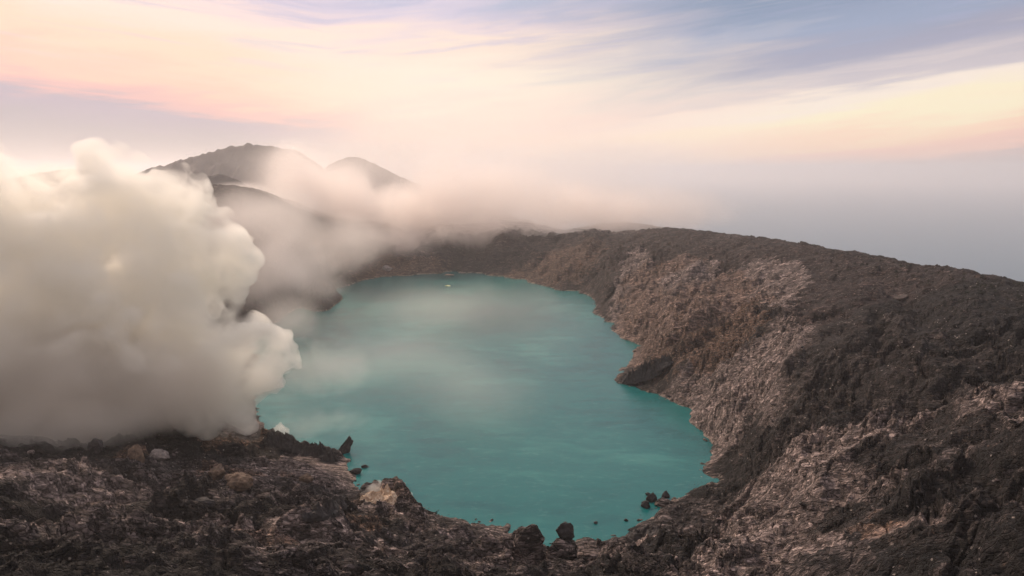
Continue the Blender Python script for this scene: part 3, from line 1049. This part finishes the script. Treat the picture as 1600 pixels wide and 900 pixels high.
rock('boulder', 'big dark upright boulder standing at the lake edge in the middle foreground', 'boulder', 828, 868, (25, 20, 34), m_rock, 3, 10, 0.25, tip=1.25)
rock('boulder', 'rounded grey boulder at the lake edge carrying a smaller dark block', 'boulder', 880, 868, (26, 22, 24), m_rock, 8, 40, 0.3, tip=1.4)
b2 = rock('boulder', 'dark block perched on top of the rounded grey boulder', 'boulder', 880, 838, (14, 11, 12), m_blk, 23, 0, 0.2, d=None)
b1 = [o for o in COL.objects if o.get('label', '').startswith('rounded grey boulder')][0]
b2.location = (b1.location.x + 0.6, b1.location.y + 1.5, b1.location.z + b1.dimensions.z * 0.36 + b2.dimensions.z * 0.36)
rock('boulder', 'sharp topped flaky slab boulder beside the rounded grey one', 'boulder', 930, 872, (30, 14, 8), m_rock, 33, -20, 0.4)
rock('rock', 'small hooked rock at the tip of the grey spit', 'rock', 557, 741, (10, 6, 6), m_blk, 45, 10, 0.25)
rock('rock', 'tiny flat rock alone in the water off the grey spit', 'rock', 571, 731, (6, 3, 2.5), m_blk, 46, 15, 0.2)
rock('rock', 'dark rock at the water edge on the little right hand cape', 'rock', 1019, 782, (9, 8, 9), m_blk, 51, 0, 0.3)
rock('rock', 'squat dark rock low in the water beside the right hand cape', 'rock', 1009, 793, (7, 6, 7), m_blk, 52, 0, 0.3)
rock('rock', 'small pointed rock on the lake side of the right hand cape', 'rock', 1041, 778, (7, 6, 7), m_blk, 53, 0, 0.3, tip=2)
rock('rock', 'flat grey rock on top of the right hand cape', 'rock', 1036, 787, (16, 10, 7), m_rock, 54, -20, 0.4)
rock('rock', 'tiny rock poking out of the water just off the right hand cape', 'rock', 1012, 774, (4, 3, 3), m_blk, 55, 0, 0.3)
rock('rock', 'lone small rock awash in the near water, nearer the cape', 'rock', 978, 815, (4, 3, 2.5), m_blk, 56, 0, 0.3)
rock('rock', 'lone small rock awash in the near water, nearer the big boulder', 'rock', 931, 819, (3.5, 3, 2.2), m_blk, 57, 0, 0.3)
rock('rock', 'rusty stained rounded rock left of the pair below the steam', 'rock', 338, 748, (13, 10, 12), m_och, 61, 0, 0.35)
rock('rock', 'larger orange stained rock right of the pair below the steam', 'rock', 376, 757, (24, 14, 13), m_och, 62, 0, 0.4)
rock('rock', 'small orange rock alone on the grey spit slope', 'rock', 478, 752, (13, 8, 8), m_och, 63, 0, 0.4)
rock('rock', 'pale pointed rock just under the steam at left', 'rock', 216, 716, (12, 9, 14), m_och, 64, 0, 0.35)
rock('rock', 'cream topped rock beside the pale pointed one under the steam', 'rock', 246, 714, (18, 9, 9), m_sand, 65, 0, 0.4)
rock('rock', 'dim grey rock leftmost of the row under the steam', 'rock', 152, 704, (12, 9, 12), m_bl, 66, 0, 0.35)
rock('rock', 'glossy black lump on the dark lava slope at lower left', 'rock', 318, 790, (18, 12, 10), m_blk, 67, 0, 0.4)
rock('rock', 'reddish shoal rock curving into the far end of the lake', 'rock', 702, 430, (11, 4, 1.5), m_pnk, 71, -8, 0.35, d=None)
rock('sulphur_raft', 'small bright yellow raft of sulphur scum floating on the far lake', 'sulphur raft', 700, 447, (5, 4, 0.9), m_yel, 72, 0, 0.35)
rock('rock', 'bleached pale rock patch on the far left shore', 'rock', 606, 421, (9, 5, 5), m_sand, 73, 20, 0.35)
rock('rock', 'dark square block on the rim slope at right', 'rock', 1408, 470, (11, 8, 6), m_bl, 75, 0, 0.35)

def crag(name, label, pts, mat, seed, n=90, m=34, group=None):
    """a jagged outcrop along a path: pts = (px, py, half width px, height px) with the foot of its crest line in the picture"""
    w_ = []
    for px, py, hw, hh in pts:
        p = hit(px, py)
        mpp = np.linalg.norm(p - np.array([0, 0, CAMZ])) / 1081.0
        w_.append((p[0], p[1], p[2], hw * mpp, hh * mpp * 1.12))
    w_ = np.array(w_)
    seg = np.concatenate([[0], np.cumsum(np.hypot(np.diff(w_[:, 0]), np.diff(w_[:, 1])))])
    T = np.linspace(0, seg[-1], n)
    cxs, cys, czs, hw, hh = [np.interp(T, seg, w_[:, i]) for i in range(5)]
    tx, ty = np.gradient(cxs), np.gradient(cys)
    ln_ = np.hypot(tx, ty) + 1e-9
    nxv, nyv = -ty / ln_, tx / ln_
    S_ = np.linspace(-1, 1, m)
    TT, SS = np.meshgrid(T, S_)
    endf = np.sqrt(np.clip(np.minimum(TT / (seg[-1] * 0.12), (seg[-1] - TT) / (seg[-1] * 0.12)), 0, 1))
    X = cxs[None] + nxv[None] * SS * hw[None] * endf
    Y = cys[None] + nyv[None] * SS * hw[None] * endf
    X = X + fbm(X / 4, Y / 4, 3, seed) * 1.1
    Y = Y + fbm(X / 4 + 9, Y / 4, 3, seed + 4) * 1.1
    a, c1_ = slabs(X / 3.6 + Y / 7, Y / 2.3 + 9 * seed, seed, 1.6)
    b, c2_ = slabs(X / 1.3, Y / 1.0, seed + 9, 1.4)
    prof = np.clip(1 - np.abs(SS) ** 1.5, 0, 1)
    Zz = hh[None] * (prof * endf * (0.85 + 0.5 * a + 0.25 * fbm(TT / 5, SS, 3, seed + 20))) + 0.5 * b * prof * endf
    Zz = Zz + czs[None] - 0.25 * hh[None]
    Zz = np.where(prof * endf < 0.02, czs[None] - 2.5, Zz)
    VV = np.stack([X, Y, Zz], -1).reshape(-1, 3)
    a_ = np.arange(m - 1)[:, None] * n
    b_ = np.arange(n - 1)[None]
    FF = np.stack([a_ + b_, a_ + b_ + 1, a_ + n + b_ + 1, a_ + n + b_], -1).reshape(-1, 4)
    FF = FF[:, ::-1]
    low_ = VV.copy()
    low_[:, 2] = VV[:, 2].min() - 2
    o = mesh_obj(name, VV, FF, mat, False)
    return tag(o, label, 'rock', group)


rock('rock', 'black pillar rock with a beak like tip standing in the water', 'rock', 540, 706, (9, 7, 16), m_blk, 44, 30, 0.25, tilt=(0, 30), tip=1.5, rough=0.14)
o = crag('sulphur_mound', 'cream and orange sulphur cone steaming at the lake edge', [(560, 782, 6, 4), (578, 780, 12, 9), (592, 780, 15, 12), (603, 778, 13, 24), (612, 782, 14, 12), (622, 788, 8, 5)], m_sul, 17)
o['category'] = 'sulphur mound'
crag('lava_crag', 'dark lava crag crowning the shore behind the grey spit, ending at the jagged rib', [(412, 690, 6, 6), (425, 692, 14, 16), (440, 694, 14, 18), (462, 698, 10, 9)], m_blk, 41)
crag('lava_rib', 'low jagged black lava rib running into the lake', [(455, 702, 8, 8), (475, 706, 9, 13), (495, 710, 10, 18), (512, 716, 11, 20), (530, 722, 7, 10)], m_blk, 42)
crag('headland', 'dark jagged headland of rock sticking out from the right hand wall into the lake', [(966, 594, 6, 4), (985, 594, 12, 14), (1005, 588, 14, 20), (1030, 578, 14, 16), (1055, 566, 10, 8)], m_blk, 59)
crag('rock_shelf', 'thick dark rock shelf at the near right lake corner', [(980, 838, 8, 6), (996, 838, 14, 12), (1020, 836, 16, 12), (1050, 832, 12, 8)], m_blk, 58)
crag('rock_ledge', 'charcoal ledge rock with a steep dark face on the grey spit', [(470, 806, 8, 6), (490, 802, 14, 14), (515, 797, 13, 14), (535, 792, 8, 8)], m_blk, 68)
crag('rock_ledge', 'pale crested outcrop slanting down to the bottom edge, right of the boulders', [(915, 862, 8, 6), (945, 862, 14, 12), (985, 872, 16, 14), (1030, 890, 16, 13), (1075, 912, 14, 10)], m_rock, 69)
crag('rock_ledge', 'dark hump of lava slanting across the bottom edge left of centre', [(395, 905, 14, 8), (440, 892, 26, 16), (480, 888, 28, 18), (530, 900, 22, 12)], m_rock, 70)
crag('rock_ledge', 'dark broken outcrop on the bank right of the sulphur cone', [(612, 800, 8, 6), (630, 802, 14, 16), (650, 812, 14, 12), (672, 818, 10, 6)], m_rock, 73)

# loose boulders: one mesh of each kind, copied about
protos = []
for i in range(7):
    protos.append(rock_mesh('boulder', (1.0, random.uniform(0.6, 0.95), random.uniform(0.5, 0.8)), 200 + i, m_rock, sub=1 if i % 2 else 2, cuts=12, rough=0.12))


def scatter(n, region, smin, smax, label, group, seed):
    rnd = random.Random(seed)
    cnt = 0
    tries = 0
    while cnt < n and tries < n * 30:
        tries += 1
        x0, y0, x1, y1 = region
        px, py = rnd.uniform(x0, x1), rnd.uniform(y0, y1)
        p = hit(px, py)
        if p[2] < 0.6 or math.hypot(p[0], p[1]) > 2000:
            continue
        mpp = np.linalg.norm(p - np.array([0, 0, CAMZ])) / 1081.0
        s = (smin + (smax - smin) * rnd.random() ** 2.6) * mpp
        o = bpy.data.objects.new('boulder', rnd.choice(protos))
        COL.objects.link(o)
        o.location = (p[0], p[1], p[2] + s * 0.12)
        o.scale = (s * rnd.uniform(0.8, 1.3), s * rnd.uniform(0.7, 1.1), s * rnd.uniform(0.6, 1.0))
        o.rotation_euler = (rnd.uniform(-0.3, 0.3), rnd.uniform(-0.3, 0.3), rnd.uniform(0, 6.28))
        tag(o, label, 'boulder', group)
        cnt += 1


scatter(50, (420, 820, 1080, 900), 2.2, 7.5, 'loose grey brown boulder lying on the near foreground bank', 'loose boulders on the near bank', 1)
scatter(40, (20, 700, 420, 900), 2.0, 7.5, 'loose dark stone lying on the lower left lava slope', 'loose stones on the lower left slope', 2)
scatter(45, (1150, 560, 1600, 900), 2.0, 6, 'loose dark stone lying on the broad right hand slope', 'loose stones on the right hand slope', 3)
scatter(30, (920, 400, 1300, 560), 1.6, 4, 'loose stone lying on the ochre crater wall at right', 'loose stones on the right crater wall', 4)

# broken stone along the waterline
rnd = random.Random(31)
sh_ = [q_ for q_ in SHORE if not (q_[0] < 500 and q_[1] < 700)]
n_s = 0
while n_s < 110:
    i = rnd.randrange(len(SHORE) - 1)
    a, b = SHORE[i], SHORE[i + 1]
    if a[0] < 520 and a[1] < 705:
        continue
    u = rnd.random()
    px, py = a[0] + (b[0] - a[0]) * u + rnd.gauss(0, 5), a[1] + (b[1] - a[1]) * u + rnd.gauss(0, 2.5)
    p = at_z(px, py, 0.0)
    g_ = ground(p[0], p[1])
    if g_ > 3 or g_ < -4.0:
        continue
    mpp = np.linalg.norm(p - np.array([0, 0, CAMZ])) / 1081.0
    s = (1.2 + 4.2 * rnd.random() ** 2.2) * mpp
    o = bpy.data.objects.new('shore_stone', rnd.choice(protos))
    COL.objects.link(o)
    o.location = (p[0], p[1], max(g_, -0.15 * s) + 0.05 * s)
    o.scale = (s * rnd.uniform(0.8, 1.5), s * rnd.uniform(0.7, 1.1), s * rnd.uniform(0.5, 0.9))
    o.rotation_euler = (rnd.uniform(-0.3, 0.3), rnd.uniform(-0.3, 0.3), rnd.uniform(0, 6.28))
    tag(o, 'broken stone lying at the waterline of the turquoise lake', 'stone', 'broken stones along the waterline')
    n_s += 1

# ------------------------------------------------------------------ shrubs on the crest
m_lf, t = new_mat('scrub_leaves')
bl_ = t.new('ShaderNodeBsdfPrincipled')
oi2 = t.new('ShaderNodeObjectInfo')
t.put(bl_.inputs['Base Color'], t.ramp(oi2.outputs['Random'], [(0, (0.022, 0.026, 0.02, 1)), (1, (0.05, 0.05, 0.036, 1))]))
bl_.inputs['Roughness'].default_value = 0.9
ol = t.new('ShaderNodeOutputMaterial')
t.l.new(bl_.outputs[0], ol.inputs[0])
shr = []
for s_ in range(4):
    rnd = random.Random(900 + s_)
    bm = bmesh.new()
    for i in range(110):
        a, rr, hh = rnd.uniform(0, 6.28), rnd.random() ** 0.6, rnd.random()
        c_ = Vector((math.cos(a) * rr * (1 - 0.5 * hh), math.sin(a) * rr * (1 - 0.5 * hh), 0.1 + hh * 1.1))
        n = Vector((rnd.gauss(0, 1), rnd.gauss(0, 1), rnd.gauss(0, 1))).normalized()
        u = n.orthogonal().normalized() * 0.17
        v = n.cross(u)
        bm.faces.new([bm.verts.new(c_ + u), bm.verts.new(c_ + v * 0.7), bm.verts.new(c_ - u), bm.verts.new(c_ - v * 0.7)])
    me = bpy.data.meshes.new('shrub')
    bm.to_mesh(me)
    bm.free()
    me.materials.append(m_lf)
    shr.append(me)
rnd = random.Random(77)
for i in range(90):
    u = rnd.random() ** 0.6
    px = 1180 + 420 * u
    cyp = np.interp(px, [c_[0] for c_ in CREST], [c_[1] for c_ in CREST])
    dd = np.interp(px, [c_[0] for c_ in CREST], [c_[2] for c_ in CREST]) * rnd.uniform(0.9, 1.02)
    v = ray(px, cyp)
    t_ = dd / math.hypot(v[0], v[1])
    x, y = v[0] * t_, v[1] * t_
    o = bpy.data.objects.new('shrub', rnd.choice(shr))
    COL.objects.link(o)
    s = rnd.uniform(0.9, 2.3)
    o.location = (x, y, ground(x, y) - 0.15 * s)
    o.scale = (s, s, s * rnd.uniform(0.7, 1.2))
    o.rotation_euler = (0, 0, rnd.uniform(0, 6.28))
    tag(o, 'small dark scrub bush on the crest of the right hand ridge', 'shrub', 'scrub bushes along the ridge crest')

# ------------------------------------------------------------------ haze
m_hz, h_ = new_mat('thin_haze')
pvh = h_.new('ShaderNodeVolumePrincipled')
pvh.inputs['Color'].default_value = (1.0, 0.975, 0.985, 1)
pvh.inputs['Density'].default_value = 7e-5
pvh.inputs['Anisotropy'].default_value = 0.5
oh = h_.new('ShaderNodeOutputMaterial')
h_.l.new(pvh.outputs[0], oh.inputs['Volume'])
HB = 100000.0
zb, zt = -800.0, 470.0
bm = bmesh.new()
bmesh.ops.create_cube(bm, size=1.0)
for v in bm.verts:
    v.co = Vector((v.co.x * 2 * HB, v.co.y * 2 * HB, (v.co.z + 0.5) * (zt - zb) + zb))
me = bpy.data.meshes.new('haze')
bm.to_mesh(me)
bm.free()
me.materials.append(m_hz)
hz = bpy.data.objects.new('haze', me)
COL.objects.link(hz)
tag(hz, 'pale morning haze filling the air', 'haze', kind='stuff')


# ------------------------------------------------------------------ smoke
def vol_mat(name, color, density, aniso=0.0, noise=None, step=1.0):
    """noise = (scale, lo, hi, detail): density is multiplied by a noise remapped lo..hi"""
    m, t = new_mat(name)
    pv_ = t.new('ShaderNodeVolumePrincipled')
    pv_.inputs['Color'].default_value = color
    pv_.inputs['Anisotropy'].default_value = aniso
    if noise:
        g_ = t.new('ShaderNodeNewGeometry')
        mm = t.new('ShaderNodeMapping')
        mm.inputs['Scale'].default_value = noise[4] if len(noise) > 4 else (1, 1, 1)
        t.l.new(g_.outputs['Position'], mm.inputs[0])
        n_ = t.noise(mm.outputs[0], noise[0], noise[3], 0.55, 0.6)
        t.put(pv_.inputs['Density'], t.math('MULTIPLY', t.smooth(n_, noise[1], noise[2]), density))
    else:
        pv_.inputs['Density'].default_value = density
    o_ = t.new('ShaderNodeOutputMaterial')
    t.l.new(pv_.outputs[0], o_.inputs['Volume'])
    try:
        m.cycles.volume_step_rate = step
        m.cycles.homogeneous_volume = not noise
    except Exception:
        pass
    return m


def outer_skin(me2):
    # keep only the outer skin: closed pockets inside would show as holes
    bm = bmesh.new()
    bm.from_mesh(me2)
    bm.verts.ensure_lookup_table()
    seen = np.zeros(len(bm.verts), bool)
    isl = []
    for v0 in bm.verts:
        if seen[v0.index]:
            continue
        st_, cur = [v0], []
        seen[v0.index] = True
        while st_:
            a_ = st_.pop()
            cur.append(a_)
            for e_2 in a_.link_edges:
                b_2 = e_2.other_vert(a_)
                if not seen[b_2.index]:
                    seen[b_2.index] = True
                    st_.append(b_2)
        isl.append(cur)
    isl.sort(key=len)
    for cur in isl[:-1]:
        vol_ = sum(f.calc_area() * f.normal.dot(f.calc_center_median() - cur[0].co) for f in {f for v in cur for f in v.link_faces})
        if vol_ < 0 or len(cur) < 200:
            bmesh.ops.delete(bm, geom=cur, context='VERTS')
    bm.to_mesh(me2)
    bm.free()


def blob_cloud(name, blobs, voxel, mat, billow, seed, puffs=0, psize=(0.2, 0.4), stretch=(1, 1, 1), smooth=0):
    """one lumpy closed surface round many overlapping balls; blobs = (x, y, z, radius)"""
    rnd = random.Random(seed)
    allb = list(blobs)
    for (x, y, z, r_) in blobs:
        for i in range(puffs):
            n = Vector((rnd.gauss(0, 1), rnd.gauss(0, 1), rnd.gauss(0, 1))).normalized()
            s = r_ * rnd.uniform(*psize)
            dd = r_ * rnd.uniform(0.75, 1.0)
            allb.append((x + n.x * dd, y + n.y * dd, z + n.z * dd, s))
    bm = bmesh.new()
    for (x, y, z, r_) in allb:
        bmesh.ops.create_icosphere(bm, subdivisions=3, radius=r_, matrix=Matrix.Translation((x, y, z)) @ Matrix.Diagonal((*stretch, 1)))
    me = bpy.data.meshes.new(name)
    bm.to_mesh(me)
    bm.free()
    o = bpy.data.objects.new(name, me)
    COL.objects.link(o)
    md = o.modifiers.new('r', 'REMESH')
    md.mode = 'VOXEL'
    md.voxel_size = voxel
    if smooth:
        sm = o.modifiers.new('s', 'SMOOTH')
        sm.iterations = smooth
        sm.factor = 0.5
    dg = bpy.context.evaluated_depsgraph_get()
    me2 = bpy.data.meshes.new_from_object(o.evaluated_get(dg))
    o.modifiers.clear()
    o.data = me2
    me2.name = name
    outer_skin(me2)
    n = len(me2.vertices)
    Pv = np.empty(n * 3, np.float32)
    me2.vertices.foreach_get('co', Pv)
    Pv = Pv.reshape(-1, 3).astype(float)
    Nv = np.empty(n * 3, np.float32)
    me2.vertices.foreach_get('normal', Nv)
    Nv = Nv.reshape(-1, 3)
    # billowing: upward bulges at several sizes, creases between them
    d = np.zeros(n)
    for sc, am in billow:
        u = Pv / sc
        k_ = (np.abs(perlin(u[:, 0] + u[:, 2] * 0.6, u[:, 1] + 3.3, seed)) + np.abs(perlin(u[:, 0] - 1.7, u[:, 2] + u[:, 1] * 0.6, seed + 1)) + np.abs(perlin(u[:, 1] * 0.8 + 9.1, u[:, 2] * 1.0 - u[:, 0] * .3, seed + 2)))
        d += (k_ - 0.7) * am
    Pv = Pv + Nv * d[:, None]
    me2.vertices.foreach_set('co', Pv.astype(np.float32).ravel())
    me2.update()
    # the bulges can run into each other: take the outer surface once more
    md = o.modifiers.new('r', 'REMESH')
    md.mode = 'VOXEL'
    md.voxel_size = voxel * 0.9
    dg = bpy.context.evaluated_depsgraph_get()
    me3 = bpy.data.meshes.new_from_object(o.evaluated_get(dg))
    o.modifiers.clear()
    o.data = me3
    me2 = me3
    me2.name = name
    outer_skin(me2)
    me2.materials.clear()
    me2.materials.append(mat)
    for p_ in me2.polygons:
        p_.use_smooth = True
    return o


def B3(lst):
    """(px, py, radius px, distance m) -> (x, y, z, radius m)"""
    res = []
    for px, py, rp, d in lst:
        p = at_d(px, py, d)
        res.append((p[0], p[1], p[2], rp * np.linalg.norm(p - np.array([0, 0, CAMZ])) / 1081.0))
    return res


SMK = (0.998, 0.987, 0.957, 1)
m_dense = vol_mat('dense_steam', SMK, 0.115, 0.35, (0.034, 0.355, 0.59, 6), 0.35)
m_soft = vol_mat('soft_steam', SMK, 0.014, 0.35)
m_thin = vol_mat('thin_steam', (0.97, 0.93, 0.90, 1), 0.004, 0.2, (0.016, 0.42, 0.66, 4), 1.0)

core = B3([(-150, 360, 70, 545), (-160, 450, 100, 535), (-170, 540, 90, 525), (165, 268, 38, 560), (195, 262, 26, 555), (140, 290, 34, 560), (205, 310, 50, 555), (265, 320, 42, 550), (300, 320, 34, 545), (325, 350, 34, 540), (345, 385, 38, 535), (350, 410, 36, 532),
           (280, 390, 70, 540), (200, 390, 80, 545), (110, 360, 72, 545), (30, 340, 56, 540), (-50, 350, 70, 540), (60, 430, 90, 535), (180, 470, 90, 535), (270, 470, 70, 535), (-60, 470, 110, 530),
           (330, 445, 30, 525), (275, 520, 56, 515), (340, 545, 52, 505), (390, 545, 44, 505), (425, 552, 32, 500), (440, 560, 24, 500), (400, 580, 42, 500), (345, 590, 46, 498), (290, 580, 50, 500), (200, 525, 70, 515), (110, 500, 80, 520), (20, 500, 80, 520), (-80, 500, 90, 520),
           (370, 628, 24, 490), (345, 640, 20, 480), (378, 655, 14, 482), (340, 660, 15, 475), (350, 676, 8, 472), (300, 630, 26, 485), (395, 662, 8, 480)])
plume = blob_cloud('smoke_plume', core, 2.1, m_dense, [(40, 8), (17, 5.5), (8, 3.2), (4, 1.8)], 31, puffs=7, psize=(0.18, 0.42))
tag(plume, 'dense cream steam plume billowing up from the near left shore', 'smoke plume', kind='stuff')

skirt = B3([(60, 310, 50, 560), (-40, 300, 60, 560), (10, 285, 34, 570), (90, 300, 40, 565)])
o = blob_cloud('smoke', skirt, 5, m_soft, [(35, 7), (14, 3)], 35, puffs=4)
tag(o, 'soft looser smoke on the left shoulder of the big steam plume', 'smoke', kind='stuff')


def soft_mat(name, color, density, aniso, nscale, k=1.5, lo=0.30, hi=0.85, det=4):
    """steam that thins out to nothing towards the edge of its own ball, eaten into by noise"""
    m, t = new_mat(name)
    pv_ = t.new('ShaderNodeVolumePrincipled')
    pv_.inputs['Color'].default_value = color
    pv_.inputs['Anisotropy'].default_value = aniso
    tc_ = t.new('ShaderNodeTexCoord')
    ln_ = t.new('ShaderNodeVectorMath', operation='LENGTH')
    t.l.new(tc_.outputs['Object'], ln_.inputs[0])
    g_ = t.new('ShaderNodeNewGeometry')
    n_ = t.noise(g_.outputs['Position'], nscale, det, 0.58, 0.5)
    a_ = t.math('SUBTRACT', 1.0, ln_.outputs['Value'])
    e_ = t.math('ADD', a_, t.math('MULTIPLY', t.math('MULTIPLY', t.math('SUBTRACT', n_, 0.5), k), t.smooth(a_, 0.0, 0.35)))
    t.put(pv_.inputs['Density'], t.math('MULTIPLY', t.smooth(e_, lo * 0.3, hi), density))
    o_ = t.new('ShaderNodeOutputMaterial')
    t.l.new(pv_.outputs[0], o_.inputs['Volume'])
    return m


bm = bmesh.new()
bmesh.ops.create_icosphere(bm, subdivisions=4, radius=1.0)
ball = {}


def soft_puff(name, label, px, py, rx, ry, d, depth, mat, cat='mist', z=None):
    if mat.name not in ball:
        me = bpy.data.meshes.new(name)
        bm.to_mesh(me)
        me.materials.append(mat)
        ball[mat.name] = me
    p = at_d(px, py, d) if z is None else at_z(px, py, z)
    mpp = np.linalg.norm(p - np.array([0, 0, CAMZ])) / 1081.0
    o = bpy.data.objects.new(name, ball[mat.name])
    COL.objects.link(o)
    o.location = p
    o.scale = (rx * mpp, depth, ry * mpp)
    o.rotation_euler = (0, 0, -math.atan2(p[0], p[1]))
    return tag(o, label, cat, kind='stuff')


BK = (1.0, 0.960, 0.938, 1)
m_bank = soft_mat('bank_steam', BK, 0.013, 0.55, 0.008, 1.6)
m_veil = soft_mat('veil_steam', (1.0, 0.955, 0.93, 1), 0.0021, 0.45, 0.004, 1.0, det=3)
m_wall = soft_mat('wall_steam', (0.995, 0.965, 0.95, 1), 0.0095, 0.5, 0.010, 1.6)
m_wisp = soft_mat('wisp_steam', SMK, 0.0085, 0.3, 0.024, 2.4, det=5)
m_rimm = soft_mat('rim_mist', BK, 0.014, 0.5, 0.011, 1.6)
m_lkm = soft_mat('lake_fume', (0.99, 0.985, 0.955, 1), 0.0040, 0.3, 0.006, 0.7, hi=1.1, det=2)
for a in [('steam ball rising before the tall mountain at the left end of the mist', 455, 285, 85, 75, 1500, 170), ('pink steam between the two peaks', 520, 300, 110, 70, 1540, 200),
          ('pink steam below the smaller peak', 610, 325, 130, 65, 1560, 200), ('broad pink mist right of the smaller peak', 730, 305, 190, 95, 1600, 230), ('mist thinning out at its right end over the rim', 930, 325, 270, 55, 1760, 220),
          ('mist under the tall mountain and behind the knoll', 370, 310, 90, 30, 1900, 200)]:
    soft_puff('mist_bank', a[0], *a[1:], m_bank)
for a in [('very thin veil drawn across the two peaks', 500, 262, 190, 60, 2900, 260), ('very thin veil rising into the sky left of the centre', 640, 260, 210, 130, 1900, 300), ('very thin veil spread over the middle of the horizon', 830, 280, 260, 110, 1950, 300)]:
    soft_puff('mist_veil', a[0], *a[1:], m_veil)
for a in [('mauve mist high on the brown left crater wall', 420, 345, 130, 75, 1080, 120), ('mauve mist between the big plume and the lake', 400, 440, 100, 80, 960, 110), ('mist over the far left corner of the lake', 480, 420, 90, 80, 1020, 110),
          ('mist along the left wall near the far shore', 540, 380, 100, 60, 1220, 130), ('low mist on the water beside the plume', 450, 500, 70, 45, 820, 80)]:
    soft_puff('mist', a[0], *a[1:], m_wall)
for a in [('grey mist creeping down the far rim left of the notch', 610, 375, 130, 38, 1440, 110), ('grey mist on the far rim at the notch', 730, 370, 120, 36, 1500, 120), ('thin mist on the far rim right of the notch', 850, 362, 110, 24, 1540, 120)]:
    soft_puff('mist', a[0], *a[1:], m_rimm)
m_base = soft_mat('shaded_smoke', (0.93, 0.90, 0.86, 1), 0.060, 0.3, 0.02, 0.9, hi=0.6)  # lower albedo darkens this smoke, standing in for shade under the plume
for a in [('thin dark smoke trailing over the rocks in the lower left corner', 60, 668, 230, 52, 475, 45), ('dim grey smoke sinking over the dark slope at the left edge', 20, 590, 200, 105, 505, 70), ('dim grey smoke hanging under the middle of the plume', 190, 590, 150, 90, 500, 60), ('brownish smoke just left of where the plume leaves the ground', 290, 610, 90, 70, 495, 45)]:
    soft_puff('smoke', *a, m_base, 'smoke')
for a in [('faint wisp of steam drifting right off the plume over the lake', 515, 570, 85, 55, 545, 50), ('faint wisp low over the water before the black rib', 500, 658, 100, 24, 505, 30), ('faint wisp hanging under the right bulge of the plume', 425, 605, 60, 50, 505, 26)]:
    soft_puff('steam_wisp', a[0], *a[1:], m_wisp, 'steam')
for a in [('barely visible pale fumes over the left half of the lake', 610, 560, 200, 110, None, 130), ('barely visible pale fumes over the middle of the lake', 740, 610, 160, 130, None, 110), ('barely visible pale fumes over the far end of the lake', 720, 480, 200, 40, None, 160)]:
    o = soft_puff('lake_mist', a[0], a[1], a[2], a[3], a[4], a[5], a[6], m_lkm, z=14)
    o.scale = (o.scale[0], o.scale[1] * 1.2, 30)
bm.free()

m_puff = vol_mat('puff_steam', SMK, 0.13, 0.15)
q1 = hit(585, 778)
o = blob_cloud('steam_puff', B3([(583, 768, 12, math.hypot(q1[0], q1[1]) + 3), (572, 772, 8, math.hypot(q1[0], q1[1]) + 3), (594, 760, 8, math.hypot(q1[0], q1[1]) + 5), (628, 768, 9, math.hypot(q1[0], q1[1]) + 6), (638, 774, 6, math.hypot(q1[0], q1[1]) + 6), (616, 766, 8, math.hypot(q1[0], q1[1]) + 8)]), 0.5, m_puff, [(5, 1.3), (2.2, 0.6)], 51, puffs=4)
tag(o, 'small white puff of steam round the sulphur cone at the water', 'steam', kind='stuff')
q2 = hit(434, 690)
d2_ = math.hypot(q2[0], q2[1])
o = blob_cloud('steam_puff', B3([(438, 670, 7, d2_ + 8), (446, 674, 6, d2_ + 8), (430, 674, 6, d2_ + 8)]), 0.5, m_puff, [(4, 1.4), (2, 0.8)], 53, puffs=5)
tag(o, 'tiny white puff of steam behind the dark tilted crag', 'steam', kind='stuff')
